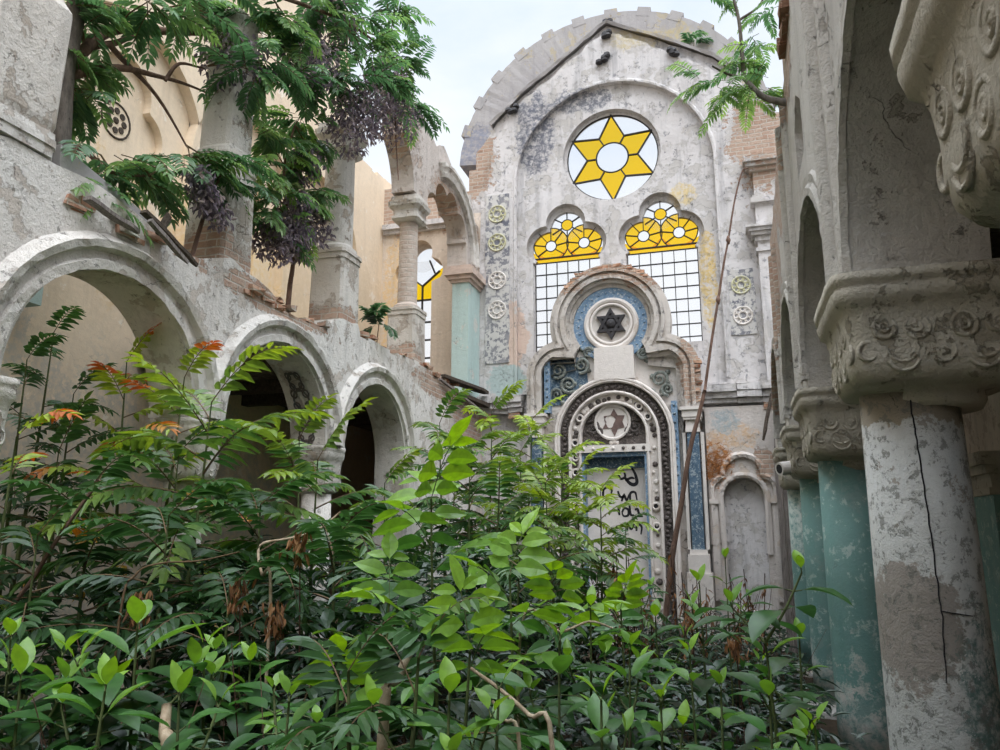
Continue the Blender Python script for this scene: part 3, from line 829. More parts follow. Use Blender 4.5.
# broken upper arcade wall between the brick column and the end wall
cc = (16.0, 9.15)
foil = union_outline([(cc[0] + 1.12 * math.cos(R(a)), cc[1] + 1.02 * math.sin(R(a)), .40) for a in (8, 44, 80, 116, 152, 178)] + [(cc[0], cc[1], 1.0)], [], cc, 90, 0, -2, 180)
foil = [(17.25, 9.05)] + [p for p in foil if p[1] > 9.05 and p[0] < 17.3] + [(14.7, 9.05)]
left_arc = arc(12.55, 9.6, 1.32, 2, 54, 14)
up = [(14.55, 9.05), (14.55, 9.6), (13.87, 9.6)] + left_arc[1:] + blocky([(13.33, 10.67), (13.3, 11.1), (13.5, 11.45), (13.8, 11.6)], seed=31) + \
     rag([(13.9, 11.7), (14.64, 11.45), (15.1, 11.25), (15.58, 11.5), (16.1, 11.25), (17.0, 11.05), (17.6, 10.7), (18.2, 10.5)], .07, .2, 32) + [(18.2, 9.05)] + foil
wall('wall_left_upper_arcade', up, [], 'X', -6.1, -6.62, plaster('upper_arch_plaster', (206, 198, 192), (186, 176, 168), (178, 160, 146), grime=(104, 98, 96), peel=.5, speck=.7, streak=.4, bump=.8,
     brick=[(-6.3, 15.9, 10.3, .8, .9, .35), (-6.3, 13.4, 11.0, .35, .8, .8), (-6.35, 17.9, 10, .4, .4, .6)]), kind='structure')
mb = MB()
sweep(mb, arc(cc[0], cc[1], 1.68, 2, 112, 30), [(-.1, -6.1), (-.09, -6.0), (0, -5.97), (.03, -6.03), (.12, -6.02), (.15, -5.95), (.22, -5.95), (.26, -6.1)], 'X', wob=.01, seed=8)
setp(fix_normals(mb.build('trim_15', M_left)), kind='structure')

# ------------------------------------------------------------------ right arcade wall on its columns
RX0, RX1, RSP = .87, 1.72, 4.12
cols_y = [2.12, 5.82, 9.2, 12.3, 15.4]
hwid = .36
def rarch(c, h): return arc(c, RSP, h, 180, 0, 30, 1.5)
rw = [(-1.0, RSP)]
for k in range(4):
    rw += [(cols_y[k] - hwid, RSP - .2), (cols_y[k] + hwid, RSP - .2)] * (k > 0) + [(cols_y[k] + hwid, RSP)] + rarch((cols_y[k] + cols_y[k + 1]) / 2, (cols_y[k + 1] - cols_y[k]) / 2 - hwid)[1:]
rw = [(-1.0, RSP)] + rw[1:] + [(cols_y[4] - hwid, RSP - .2), (cols_y[4] + .3, RSP - .2), (15.9, 4.9)]
rw += blocky([(15.85, 4.9), (15.0, 5.4), (14.3, 5.5)], seed=41) + blocky([(14.2, 5.6), (13.7, 6.2), (13.2, 6.7), (12.9, 7.35), (10.5, 7.6)], seed=42) + blocky([(10.3, 7.6), (8.7, 7.75), (8.65, 8.0), (8.0, 8.0), (7.7, 8.1)], seed=43) + blocky([(7.6, 8.2), (7.2, 8.8), (6.8, 9.6), (6.6, 14)], seed=44) + [(-1.0, 14.0)]
slot = [(7.4, 6.15), (8.1, 6.15), (8.1, 6.7), (7.75, 6.95), (7.4, 6.7)]
M_rw = plaster('right_arcade_plaster', (206, 202, 195), (184, 178, 170), (168, 160, 150), grime=(116, 111, 106), peel=.08, speck=.6, streak=.5, bump=1.0,
    brick=[(.9, 12.6, 6.8, .5, 1.3, 1.8), (.9, 10.4, 7.3, .5, 1.2, .8), (.9, 8.4, 7.7, .5, .7, .5), (.9, 14.6, 5.2, .9, 1, .5)])
wall('wall_right_arcade', rw, [slot], 'X', RX0, RX1, M_rw, kind='structure')
# colonnettes and cracks down the pier faces above the columns
mb = MB()
for yc, zt in ((5.82, 9.6), (9.2, 7.5), (12.3, 6.9)):
    for dy, r in ((-.3, .07), (0.28, .085)):
        vs = [(RX0 + .02 - r * 1.2 * math.cos(R(a)), yc + dy + r * math.sin(R(a))) for a in range(-90, 91, 18)]
        k = len(vs)
        mb.add([(x, y, RSP + .02) for x, y in vs] + [(x, y, zt) for x, y in vs], [(i, i + 1, k + i + 1, k + i) for i in range(k - 1)])
setp(fix_normals(mb.build('trim_16', M_rw, smooth=True)), kind='structure')
# archivolt lips on the nave face
mb = MB()
for k in range(4):
    c = (cols_y[k] + cols_y[k + 1]) / 2; h = (cols_y[k + 1] - cols_y[k]) / 2 - hwid
    sweep(mb, arc(c, RSP, h + .05, 3, 177, 36, 1.55), [(-.06, RX0), (-.05, RX0 - .05), (.02, RX0 - .05), (.06, RX0 - .02), (.14, RX0 - .035), (.17, RX0)], 'X', wob=.006, seed=k)
setp(fix_normals(mb.build('trim_17', M_rw)), kind='structure')
# brick chunk on the broken top of the right wall
rnd = random.Random(15); mb = MB()
for i in range(46):
    y = rnd.uniform(7.5, 8.2); z = 7.75 + rnd.random() * .5; x = rnd.uniform(.78, .95)
    box(mb, x, x + .25, y, y + .25, z, z + .09, 0, .02, rnd)
setp(fix_normals(mb.build('trim_18', M_brick_red)), kind='structure')
# right aisle: outer wall, ceiling
wall('wall_right_outer', [(-3, 0), (18.9, 0), (18.9, 7), (-3, 7)], [], 'X', 4.3, 4.7, M_lowwall, kind='structure')
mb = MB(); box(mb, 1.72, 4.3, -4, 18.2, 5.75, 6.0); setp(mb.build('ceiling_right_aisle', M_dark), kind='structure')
mb = MB()
for y in (4.5, 6.2, 7.8, 9.3, 10.9, 12.4): box(mb, 1.73, 4.29, y - .11, y + .11, 5.45, 5.76)
setp(mb.build('trim_19', M_rot), kind='structure')
wall('wall_end_right_aisle', [(1.76, 0), (4.7, 0), (4.7, 7), (1.76, 7)], [], 'Y', 18.2, 18.9, M_lowwall, kind='structure')
wall('wall_rear', [(-9.5, 0), (4.7, 0), (4.7, 7), (-9.5, 7)], [], 'Y', -4.6, -4.0, M_left, kind='structure')

# ------------------------------------------------------------------ arcade columns
def make_column(label, shaft_m, cap_m, group, k=1.0, sr=.97):
    e = empty('stone_column', (0, 0, 0), label, 'column', group)
    mb = MB()
    loft(mb, [(.28, .345 * sr, 2), (.8, .342 * sr, 2), (2.0, .335 * sr, 2), (3.4, .32 * sr, 2)], 44, 0, 0, nz=.004, seed=1)
    mb_o = mb.build('shaft', shaft_m, e, smooth=True)
    mb = MB()
    loft(mb, [(-.1, .52, 9), (.1, .52, 9), (.12, .46, 2), (.2, .47 * sr, 2), (.25, .41 * sr, 2), (.3, .38 * sr, 2)], 44, 0, 0, nz=.006)
    fix_normals(mb.build('base', M_cap_white, e))
    mb = MB()
    prof = [(3.28, .335, 2.2), (3.33, .36, 2.4), (3.38, .35, 2.6), (3.40, .42, 4), (3.43, .52, 6), (3.50, .555, 8), (3.60, .565, 9), (3.72, .56, 10), (3.86, .575, 11), (3.92, .59, 12), (3.95, .625, 12), (4.03, .645, 12), (4.06, .63, 12), (4.08, .655, 12), (4.14, .66, 12)]
    loft(mb, [(z, h * k * .965, e) for z, h, e in prof], 112, .12 * (k > .9), 0, nz=.014, seed=4)
    cap = fix_normals(mb.build('capital', cap_m, e, smooth=True))
    # carved scrolls and rosettes standing out of the four faces
    mb = MB()
    for q in range(4):
        rot = Matrix.Rotation(q * PI / 2, 3, 'Z') @ Matrix.Diagonal((k, k, 1))
        t = MB(); f = -.555
        for sx in (-1, 1):
            for x, z, r in ((.14, 3.76, .075), (.34, 3.77, .07)):
                torus2(t, 'Y', sx * x, z, f, r, .02, 18, 6); torus2(t, 'Y', sx * x, z, f - .005, r * .42, .014, 12, 5)
                dome(t, 'Y', sx * x, z, f + .01, .014, .03)
            torus2(t, 'Y', sx * .24, 3.64, f, .1, .016, 14, 5, 0, 190, 350); torus2(t, 'Y', sx * .45, 3.62, f + .01, .06, .016, 12, 5)
            torus2(t, 'Y', sx * .24, 3.58, f, .1, .014, 14, 5, 0, 200, 340)
            torus2(t, 'Y', sx * .14, 3.86, f - .01, .06, .014, 12, 5, 0, 0, 180); torus2(t, 'Y', sx * .27, 3.86, f - .01, .06, .014, 12, 5, 0, 0, 180); torus2(t, 'Y', sx * .40, 3.86, f - .01, .06, .014, 12, 5, 0, 0, 180)
        torus2(t, 'Y', 0, 3.60, f, .075, .016, 16, 5); torus2(t, 'Y', 0, 3.6, f, .03, .014, 10, 5)
        torus2(t, 'Y', 0, 3.86, f - .01, .06, .014, 12, 5, 0, 0, 180)
        mb.add([tuple(rot @ Vector((p[0] * .965, p[1] * .965, p[2])) + Vector((.12 * (k > .9), 0, 0))) for p in t.v], t.f)
    fix_normals(mb.build('carved_scrolls', cap_m, cap, smooth=True))
    return e
def crack(parent, pts, t=.006):
    """an open crack running over the drum of the white column: (angle in degrees, height)"""
    mb = MB(); P_ = []
    rnd = random.Random(6)
    for (a0, z0), (a1, z1) in zip(pts, pts[1:]):
        for i in range(8):
            f = i / 8; a = R(a0 + (a1 - a0) * f + rnd.uniform(-.8, .8)); z = z0 + (z1 - z0) * f; r = .97 * (.3435 - .0052 * max(0, z - .8) - (.0075 * (z - 2) if z > 2 else 0)) + .001
            P_.append((r * math.cos(a), r * math.sin(a), z))
    tube(mb, P_, t, t * .6, 5)
    mb.build('crack', M_ink_shade, parent)
GR = None
c1 = make_column('thick white column with dark flaking paint spots, nearest in full view on the right', M_shaft_white, M_cap, GR)
c1.location = (1.22, 5.85, .03)
crack(c1.children[0], [(-100, 3.36), (-98, 3.1), (-95, 2.7), (-93, 2.2), (-92, 1.95), (-96, 1.5)])
crack(c1.children[0], [(-92, 1.98), (-70, 1.96), (-58, 1.95)], .004)
c2 = make_column('dark teal column with pale scratches, directly behind the thick white column', M_teal, M_cap, GR)
c2.location = (1.25, 9.2, -.14)
for x, y, lb in ((1.29, 12.3, 'smooth teal column, third along the right colonnade behind the scratched teal one'), (1.31, 15.4, 'pale teal column farthest along the right colonnade'), (1.12, 2.12, 'carved stone column head hanging into the top right corner of the photo')):
    c = copy_tree(c2); c.location = (x, y, -.14 if y > 3 else 0); c['label'] = lb
cl = make_column('teal column with a limewashed broken capital under the big left arch', M_teal, M_cap_white, GR, .52, .72)
cl.location = (-6.28, 4.78, -.33)
for y, lb in ((7.7, 'whitewashed left arcade column between the big arch and the middle arch'), (10.78, 'whitewashed left arcade column between the middle arch and the smallest arch')):
    c = copy_tree(cl)
    sh = [q for q in c.children if q.name.startswith('shaft')][0]; sh.data = sh.data.copy(); sh.data.materials[0] = M_left
    c.location = (-6.28, y, -.33); c['label'] = lb
c = empty('trim_21', (3.9, 10.2, 0), kind='structure')
mb = MB(); box(mb, 3.5, 4.3, 12.3, 13.5, 0, 3.0); fix_normals(mb.build('shaft', M_teal, c, rel=(3.9, 10.2, 0)))
mb = MB()
for z0, z1, q in ((3.0, 3.1, .05), (3.1, 3.3, 0), (3.3, 3.42, .08), (3.42, 3.6, .16)): box(mb, 3.5 - q, 4.3, 12.3 - q, 13.5 + q, z0, z1)
fix_normals(mb.build('capital', M_cap, c, rel=(3.9, 10.2, 0)))
# ------------------------------------------------------------------ the shrine on the end wall
AX = -2.6
ark = empty('ark_shrine', (AX, 17.9, 0), 'ornate plaster shrine with trefoil top and blue doorway on the end wall', 'shrine')
AR = (AX, 17.9, 0)
circs = [(AX, 7.45, 1.46), (AX - 1.2, 6.2, .87), (AX + 1.2, 6.2, .87), (AX, 6.6, .9)]
rects = [(AX - 2.07, 5.2, AX + 2.07, 6.45)]
def trefoil(off, n=150):
    o = union_outline(circs[:3], [], (AX, 6.45), n, off, -12, 192, core=[(AX, 6.45, .88)])
    up = [p for p in o if p[1] >= 6.22]
    w = 2.07 - off
    return [(AX - w, 5.25), (AX + w, 5.25)] + up
mb = MB()
steps = [(0, .13, 17.72), (.13, .21, 17.60), (.21, .27, 17.68), (.27, .38, 17.63), (.38, .46, 17.74), (.46, .56, 17.84)]
for a, b, y in steps:
    A_, B_ = trefoil(a), trefoil(b)
    slab(mb, A_[1:] + A_[:1] + B_[:1] + list(reversed(B_[1:])), [], 'Y', y, 18.119)
fr = fix_normals(mb.build('trefoil_frame', M_front, ark, rel=AR))
mb = MB(); slab(mb, trefoil(.5), [], 'Y', 17.95, 18.118)
fix_normals(mb.build('back_plate', M_offwhite, ark, rel=AR))
# broken brick bits along the top of the frame
rnd = random.Random(77)
for i in range(26):
    if i < 16:
        t_ = R(rnd.uniform(40, 145)); r = 1.40 + rnd.uniform(-.04, .05); x, z = AX + r * math.cos(t_), 7.45 + r * math.sin(t_)
    else:
        z = rnd.uniform(5.4, 6.6); x = AX + 1.93 + rnd.uniform(-.05, .1)
    mb = MB(); box(mb, x - .1, x + .1, 17.69, 17.9, z - .035, z + .035, 0, .02, rnd)
    fix_normals(mb.build('loose_brick', M_brick, ark, rel=AR))
# round medallion with the raised star
MZ = 7.42
mb = MB(); slab(mb, arc(AX + .03, MZ, .93, 0, 360, 56)[:-1], [arc(AX + .03, MZ, .64, 0, 360, 48)[:-1]], 'Y', 17.86, 18.0)
for i in range(26):
    a = 2 * PI * i / 26; dome(mb, 'Y', AX + .03 + .8 * math.cos(a), MZ + .8 * math.sin(a), 17.86, .03, .03, -1, 8)
bl = fix_normals(mb.build('blue_medallion_ring', M_blue, ark, rel=AR)); bl['label'] = 'blue ring around the star medallion'
mb = MB()
torus2(mb, 'Y', AX + .03, MZ, 17.84, .60, .07, 48, 8); torus2(mb, 'Y', AX + .03, MZ, 17.82, .49, .04, 44, 8)
slab(mb, arc(AX + .03, MZ, .62, 0, 360, 48)[:-1], [], 'Y', 17.86, 17.99)
fix_normals(mb.build('medallion', M_offwhite, ark, rel=AR))
mb = MB()
for fl_ in (0, 180):
    t = [(AX + .03 + .40 * math.sin(R(fl_ + 120 * k)), MZ + .40 * math.cos(R(fl_ + 120 * k))) for k in range(3)]
    i = [(AX + .03 + .26 * math.sin(R(fl_ + 120 * k)), MZ + .26 * math.cos(R(fl_ + 120 * k))) for k in range(3)]
    slab(mb, t, [i], 'Y', 17.76 + (.006 if fl_ else 0), 17.87)
for k in range(6):
    a = R(60 * k + 30); dome(mb, 'Y', AX + .03 + .21 * math.sin(a), MZ + .21 * math.cos(a), 17.86, .035, .06, -1, 8)
dome(mb, 'Y', AX + .03, MZ, 17.86, .15, .14, -1, 18)
torus2(mb, 'Y', AX + .03, MZ, 17.84, .16, .025, 24, 6)
st = fix_normals(mb.build('star_relief', M_iron, ark, rel=AR)); st['label'] = 'dark six-pointed star relief'
mb = MB(); box(mb, AX - .38, AX + .56, 17.66, 18.0, 6.02, 6.82, 0, .012, random.Random(3))
fix_normals(mb.build('blank_block', M_offwhite, ark, rel=AR))
# scrollwork in the two side lobes
def spiral(mb, cx, cz, r0, turns, y, t, sg=1, a0=0):
    pts = []
    for i in range(40):
        u = i / 39; a = R(a0) + sg * u * turns * 2 * PI; r = r0 * (1 - .85 * u)
        pts.append((cx + r * math.cos(a), y - .02 * math.sin(u * 9), cz + r * math.sin(a)))
    tube(mb, pts, t, t * .6, 6)
mb = MB(); slab(mb, [(AX - 1.55, 5.5), (AX - .55, 5.5)] + arc(AX - 1.1, 6.25, .5, 0, 180, 20) , [], 'Y', 17.915, 18.0)
d = fix_normals(mb.build('blue_side_niche', M_dblue, ark, rel=AR)); d['label'] = 'dark blue ground in the left lobe'
M_moss = simple('mossy_grey_carving', (136, 142, 136), (98, 104, 100), 10, .9, .6, (176, 176, 170), (1, 1, 1), .56)
for c in ((-1.3, 6.35, .2, 1), (-1.05, 6.0, .22, -1), (-.72, 6.45, .2, 1), (-1.35, 5.75, .16, -1), (-.8, 5.75, .14, 1), (-.55, 6.75, .13, 1), (.75, 6.65, .14, -1), (1.12, 6.0, .2, 1), (1.3, 5.75, .15, -1), (.9, 5.7, .12, 1)):
    mb = MB(); spiral(mb, AX + c[0], c[1], c[2], 1.6, 17.87, .04, c[3], rnd.uniform(0, 360))
    for k in range(5): dome(mb, 'Y', AX + c[0] + rnd.uniform(-.2, .2), c[1] + rnd.uniform(-.2, .2), 17.94, rnd.uniform(.04, .08), .09, -1, 7)
    fix_normals(mb.build('scroll', M_moss, ark, rel=AR))
# blue studded strips and side columns
for sg in (-1, 1):
    x = AX + sg * 1.56 if sg < 0 else AX + 1.44
    mb = MB(); box(mb, x - .07, x + .07, 17.74, 17.96, 3.0 if sg > 0 else 5.3, 5.45 if sg > 0 else 6.6)
    z = 5.35 if sg > 0 else 6.5
    while z > (3.1 if sg > 0 else 5.4):
        dome(mb, 'Y', x, z, 17.74, .035, .035, -1, 8, 1); z -= .2
    fix_normals(mb.build('studded_strip', [M_blue, M_dblue], ark, rel=AR))
# lower body, with the doorway through it
DC, DZ = -2.58, 4.68
mb = MB()
slab(mb, [(AX - 2.05, 0), (AX + 1.62, 0), (AX + 1.62, 5.4), (AX - 2.05, 5.4)], [[(DC - .78, .5), (DC + .78, .5), (DC + .78, DZ)] + arc(DC, DZ, .78, 0, 180, 24)], 'Y', 17.93, 18.118)
fix_normals(mb.build('body', M_front, ark, rel=AR))
def archpath(r, z0=.4): return [(DC + r, z0)] + arc(DC, DZ, r, 0, 180, 44) + [(DC - r, z0)]
def band(r0, r1, y): 
    p = archpath(r1); q = archpath(r0, .41)
    return p + list(reversed(q))
mb = MB()
for r, w in ((1.37, .045), (1.31, .03), (1.04, .035), (.79, .035)):
    sweep(mb, archpath(r), [(-w, 17.94), (-w, 17.70), (-w * .4, 17.66), (w * .4, 17.66), (w, 17.70), (w, 17.94)], 'Y', wob=.004, seed=int(r * 10))
fix_normals(mb.build('arch_beads', M_offwhite, ark, rel=AR))
mb = MB(); slab(mb, band(1.07, 1.29, 0), [], 'Y', 17.78, 17.936)
rnd = random.Random(12)
for i, (x, z) in enumerate([p for p in arc(DC, DZ, 1.18, -2, 182, 46)] + [(DC + sx * 1.18, z / 10) for sx in (-1, 1) for z in range(8, 46, 1)]):
    dome(mb, 'Y', x + rnd.uniform(-.03, .03), z + rnd.uniform(-.02, .02), 17.785, rnd.uniform(.04, .07), .07, -1, 7)
ob = fix_normals(mb.build('carved_band', M_carve, ark, rel=AR)); ob['label'] = 'dark leaf-carved band of the arch'
mb = MB(); slab(mb, band(.81, 1.02, 0), [], 'Y', 17.80, 17.937)
for i, (x, z) in enumerate(arc(DC, DZ, .915, 0, 180, 26) + [(DC + sx * .915, z / 10) for sx in (-1, 1) for z in range(8, 46, 2)]):
    if rnd.random() < .85: dome(mb, 'Y', x + rnd.uniform(-.03, .03), z + rnd.uniform(-.03, .03), 17.805, rnd.uniform(.04, .085), .05, -1, 7, rnd.choice((0, 1, 1)))
fix_normals(mb.build('inner_band', [M_offwhite, M_carve], ark, rel=AR))
mb = MB()
hol = [(DC + .915 * math.cos(R(a)), DZ + .915 * math.sin(R(a))) for a in (48, 28, 150)] + [(DC - .915, z) for z in (4.55, 4.2, 3.85, 3.45, 3.05)] + [(DC + .915, z) for z in (3.05, 2.6)]
for x, z in hol:
    mb = MB(); torus2(mb, 'Y', x, z, 17.76, .075, .025, 18, 6, 0); slab(mb, arc(x, z, .065, 0, 360, 14)[:-1], [], 'Y', 17.765, 17.80, 1)  # black disc paints the shade inside each socket; no hole is cut
    fix_normals(mb.build('round_socket', [M_offwhite, M_ink_shade], ark, rel=AR))
mb = MB(); slab(mb, [(DC + .76, 4.4)] + arc(DC, DZ, .76, 0, 180, 32) + [(DC - .76, 4.4)], [], 'Y', 17.84, 18.1)
for sg in (-1, 1):
    for c in ((.5, .22, .17), (.58, .45, .12), (.38, .1, .12)):
        spiral(mb, DC + sg * c[0], DZ + c[1], c[2], 1.5, 17.82, .04, sg, 90)
    for k in range(22):
        a = R(rnd.uniform(5, 85)); r = rnd.uniform(.5, .72)
        dome(mb, 'Y', DC + sg * r * math.cos(a), DZ + r * math.sin(a), 17.845, .05, .05, -1, 6)
ty = fix_normals(mb.build('carved_tympanum', M_carve, ark, rel=AR))
mb = MB(); slab(mb, arc(DC - .02, 5.02, .39, 0, 360, 36)[:-1], [], 'Y', 17.79, 17.85)
torus2(mb, 'Y', DC - .02, 5.02, 17.79, .40, .035, 36, 7)
for x, z, r in ((0, 4.57, .07), (-.07, 4.54, .05), (.07, 4.54, .05)): dome(mb, 'Y', DC + x, z, 17.84, r, .06, -1, 10)
fix_normals(mb.build('medallion', M_offwhite, ty, rel=None if False else AR))
mb = MB()
rs = random.Random(9)
pts = []
for k in range(12):
    a = R(30 * k); r = (.33 if k % 2 == 0 else .19) * rs.uniform(.85, 1.05)
    pts.append((DC + .02 + r * math.sin(a), 5.02 + r * math.cos(a)))
hole = [(DC - .08 + .12 * math.cos(R(a)) * (1 + .25 * math.sin(R(3 * a))), 5.03 + .15 * math.sin(R(a))) for a in range(0, 360, 24)]
slab(mb, pts, [hole], 'Y', 17.775, 17.80)
fix_normals(mb.build('star_remains', simple('brown_chipped_relief', (120, 100, 94), (98, 82, 78), 9, .9, .5), ty, rel=AR))
mb = MB(); box(mb, DC - .86, DC + .86, 17.66, 17.95, 4.30, 4.47)
for k in range(7): dome(mb, 'Y', DC - .7 + 1.4 * k / 6, 4.385, 17.66, .042, .03, -1, 10, 0 if k < 4 else 1)
fix_normals(mb.build('lintel', [M_offwhite, M_carve], ark, rel=AR))
mb = MB()
for x0, x1 in ((DC - .785, DC - .70), (DC + .70, DC + .785)): box(mb, x0, x1, 17.72, 18.1, .45, 4.30)
box(mb, DC - .7, DC + .7, 17.74, 18.1, 4.2, 4.299)
fix_normals(mb.build('blue_door_frame', M_blue, ark, rel=AR))
mb = MB(); box(mb, DC - .7, DC + .7, 17.98, 18.1, 3.95, 4.2); fix_normals(mb.build('navy_head_board', M_dblue, ark, rel=AR))
mb = MB(); box(mb, DC - .7, DC + .7, 18.05, 18.115, .45, 3.95)
dp = fix_normals(mb.build('door_panel', M_offwhite, ark, rel=AR))
# black sprayed strokes on the panel
mb = MB()
def stroke(pts, w=.024):
    c = curve_pts([(DC + x, 18.045, z) for x, z in pts], 5)
    k = len(c); vs = []; fs = []
    for i, p in enumerate(c):
        t = (c[min(k - 1, i + 1)] - c[max(0, i - 1)]).normalized(); n_ = Vector((-t.z, 0, t.x)) * w * (.7 + .5 * math.sin(3.0 * i / k + .4))
        vs += [p + n_, p - n_, p + n_ + Vector((0, .006, 0)), p - n_ + Vector((0, .006, 0))]
    for i in range(k - 1):
        a = 4 * i
        fs += [(a, a + 1, a + 5, a + 4), (a, a + 4, a + 6, a + 2), (a + 1, a + 3, a + 7, a + 5)]
    mb.add(vs, fs)
stroke([(.12, 3.9), (.05, 3.8), (.1, 3.7), (.2, 3.75), (.17, 3.88), (.12, 3.9)]); stroke([(.2, 3.72), (.3, 3.6), (.4, 3.56), (.47, 3.62), (.44, 3.8), (.36, 3.96)], .035); stroke([(.2, 3.66), (.34, 3.72), (.42, 3.7)])
stroke([(-.32, 3.22), (-.33, 3.38), (-.3, 3.5)]); stroke([(-.34, 3.44), (-.22, 3.52), (-.12, 3.46), (-.14, 3.36)])
stroke([(.02, 3.42), (.06, 3.3), (.14, 3.28), (.17, 3.36)]); stroke([(.1, 3.18), (.16, 3.32), (.22, 3.2), (.28, 3.34)]); stroke([(.3, 3.18), (.31, 3.36), (.42, 3.38), (.46, 3.2)])
stroke([(.1, 2.92), (.16, 3.02), (.25, 2.98), (.24, 2.86), (.14, 2.84), (.1, 2.92)]); stroke([(.28, 3.1), (.3, 2.88), (.38, 2.86)]); stroke([(.4, 2.98), (.46, 3.0), (.5, 2.88), (.58, 2.82)]); stroke([(.02, 3.04), (.04, 2.86)])
stroke([(.2, 2.5), (.24, 2.68), (.3, 2.54), (.4, 2.7)]); stroke([(.42, 2.5), (.44, 2.66), (.54, 2.6), (.52, 2.42)])
g = fix_normals(mb.build('graffiti', M_ink_shade, dp, rel=AR)); g['label'] = 'black sprayed scrawl'
# side column with capital, right of the arch (and its twin half hidden on the left)
for sg in (-1, 1):
    x = AX + sg * 1.83
    mb = MB(); box(mb, x - .13, x + .13, 17.66, 17.94, 2.1, 4.7, 0)
    sh = fix_normals(mb.build('side_column', M_dblue, ark, rel=AR))
    mb = MB()
    for z0, z1, q in ((4.7, 4.78, .03), (4.78, 4.98, .02), (4.98, 5.04, .07), (5.04, 5.2, .09), (5.2, 5.27, .13), (2.0, 2.1, .06), (1.6, 2.0, .1), (0, 1.6, .14)): box(mb, x - .13 - q, x + .13 + q, 17.66 - q, 17.94, z0, z1)
    for xx in (x - .2, x + .2): box(mb, xx - .035, xx + .035, 17.74, 17.94, 2.1, 4.7)
    fix_normals(mb.build('column_capital', M_offwhite, sh, rel=AR))

# ------------------------------------------------------------------ blind niche right of the shrine
nf = [(-.5, 0), (1.12, 0), (1.12, 5.3), (-.5, 5.3)]
nh = [(-.19, .8), (.69, .8)] + arc(.25, 3.24, .44, 0, 180, 22)
M_niche = plaster('niche_plaster', (210, 202, 196), (192, 184, 178), (200, 186, 172), grime=(110, 106, 104), peel=.35, speck=.6, streak=.4, bump=.6,
    brick=[(.75, 18, 3.95, .22, .5, .4)], spots=[(-.3, 18, 4.1, .4, .5, .55, (176, 122, 74), .9), (.1, 18, 4.6, .6, .5, .3, (206, 178, 150), .8), (-.1, 18, 4.95, .3, .5, .3, (168, 176, 178), 1.2)])
wall('wall_end_niche_facing', nf, [nh], 'Y', 18.02, 18.268, M_niche, kind='structure')
mb = MB()
sweep(mb, [(.69, 2.0)] + arc(.25, 3.24, .46, 0, 180, 24) + [(-.19, 2.0)], [(-.03, 18.02), (-.02, 17.97), (.03, 17.95), (.09, 17.97), (.1, 18.02)], 'Y', wob=.008)
o = [p for p in union_outline([(.25, 3.75, .42), (-.12, 3.4, .3), (.62, 3.4, .3), (.25, 3.4, .4)], [], (.25, 3.42), 90) if p[1] > 3.35]
o.sort(key=lambda p: math.atan2(p[1] - 3.35, p[0] - .25))
sweep(mb, [(.93, 2.2)] + o + [(-.43, 2.2)], [(-.05, 18.02), (-.04, 17.94), (.03, 17.92), (.08, 17.98), (.09, 18.02)], 'Y', wob=.012, seed=3)
for x in (-.4, .9):
    box(mb, x - .1, x + .1, 17.9, 18.02, 3.1, 3.2); box(mb, x - .07, x + .07, 17.94, 18.02, 1.0, 3.1)
setp(fix_normals(mb.build('trim_22', M_niche)), kind='structure')
# dry rusty moss hanging on the niche shoulder
mb = MB(); rnd = random.Random(4)
for i in range(420):
    x = -.3 + rnd.gauss(0, .17); z = 4.05 + rnd.gauss(0, .22) - .5 * abs(x + .2)
    p = Vector((x, 17.98, z)); d = Vector((rnd.uniform(-1, 1), -rnd.uniform(.1, .8), rnd.uniform(-1.2, .6))).normalized() * rnd.uniform(.06, .14)
    s_ = Vector((rnd.uniform(-1, 1), 0, rnd.uniform(-1, 1))) * .012
    mb.add([p - s_, p + s_, p + d], [(0, 1, 2)])
m_ = mb.build('dry_moss', M_rust); setp(m_, 'rusty brown dry moss on the shoulder of the blind niche', 'moss', kind='stuff')

# ------------------------------------------------------------------ loose timbers, brackets and pipes
def board(mb, p, q, w, t, rnd, split=True):
    p, q = Vector(p), Vector(q); d = (q - p).normalized(); s_ = d.cross(Vector((0, 0, 1)))
    if s_.length < .05: s_ = Vector((1, 0, 0))
    s_.normalize(); u = s_.cross(d)
    n = 5; vs = []; fs = []
    for i in range(n + 1):
        f = i / n; c = p.lerp(q, f); ww = w * (1 if i < n else rnd.uniform(.15, .5)); j = rnd.uniform(-.012, .012)
        vs += [c + s_ * (ww / 2 + j) + u * t / 2, c - s_ * (ww / 2 - j) + u * t / 2, c - s_ * (ww / 2 - j) - u * t / 2, c + s_ * (ww / 2 + j) - u * t / 2]
    for i in range(n):
        for k in range(4): fs.append((4 * i + k, 4 * i + (k + 1) % 4, 4 * i + 4 + (k + 1) % 4, 4 * i + 4 + k))
    fs += [(0, 1, 2, 3), (4 * n + 3, 4 * n + 2, 4 * n + 1, 4 * n)]
    mb.add(vs, fs)
def board_thing(name, label, p, q, w, t, mat, seed, cat='board', group=None):
    mb = MB(); board(mb, p, q, w, t, random.Random(seed))
    return setp(fix_normals(mb.build(name, mat)), label, cat, group)
board_thing('broken_board', 'dark rotten board pointing down right from the ledge above the big left arch', (-5.86, 6.2, 5.86), (-5.8, 7.02, 5.52), .09, .04, M_rot, 1)
board_thing('broken_board', 'grey splintered board lying along the ledge above the big left arch', (-5.86, 5.45, 5.68), (-5.86, 6.15, 5.6), .1, .04, M_wood, 2)
board_thing('broken_board', 'short dark splinter standing up behind the dark rotten board', (-5.9, 6.5, 5.72), (-5.9, 6.62, 6.02), .09, .04, M_rot, 3)
board_thing('broken_board', 'narrow grey splinter beside the dark rotten board', (-5.72, 6.15, 5.72), (-5.68, 6.72, 5.44), .06, .04, M_wood, 4)
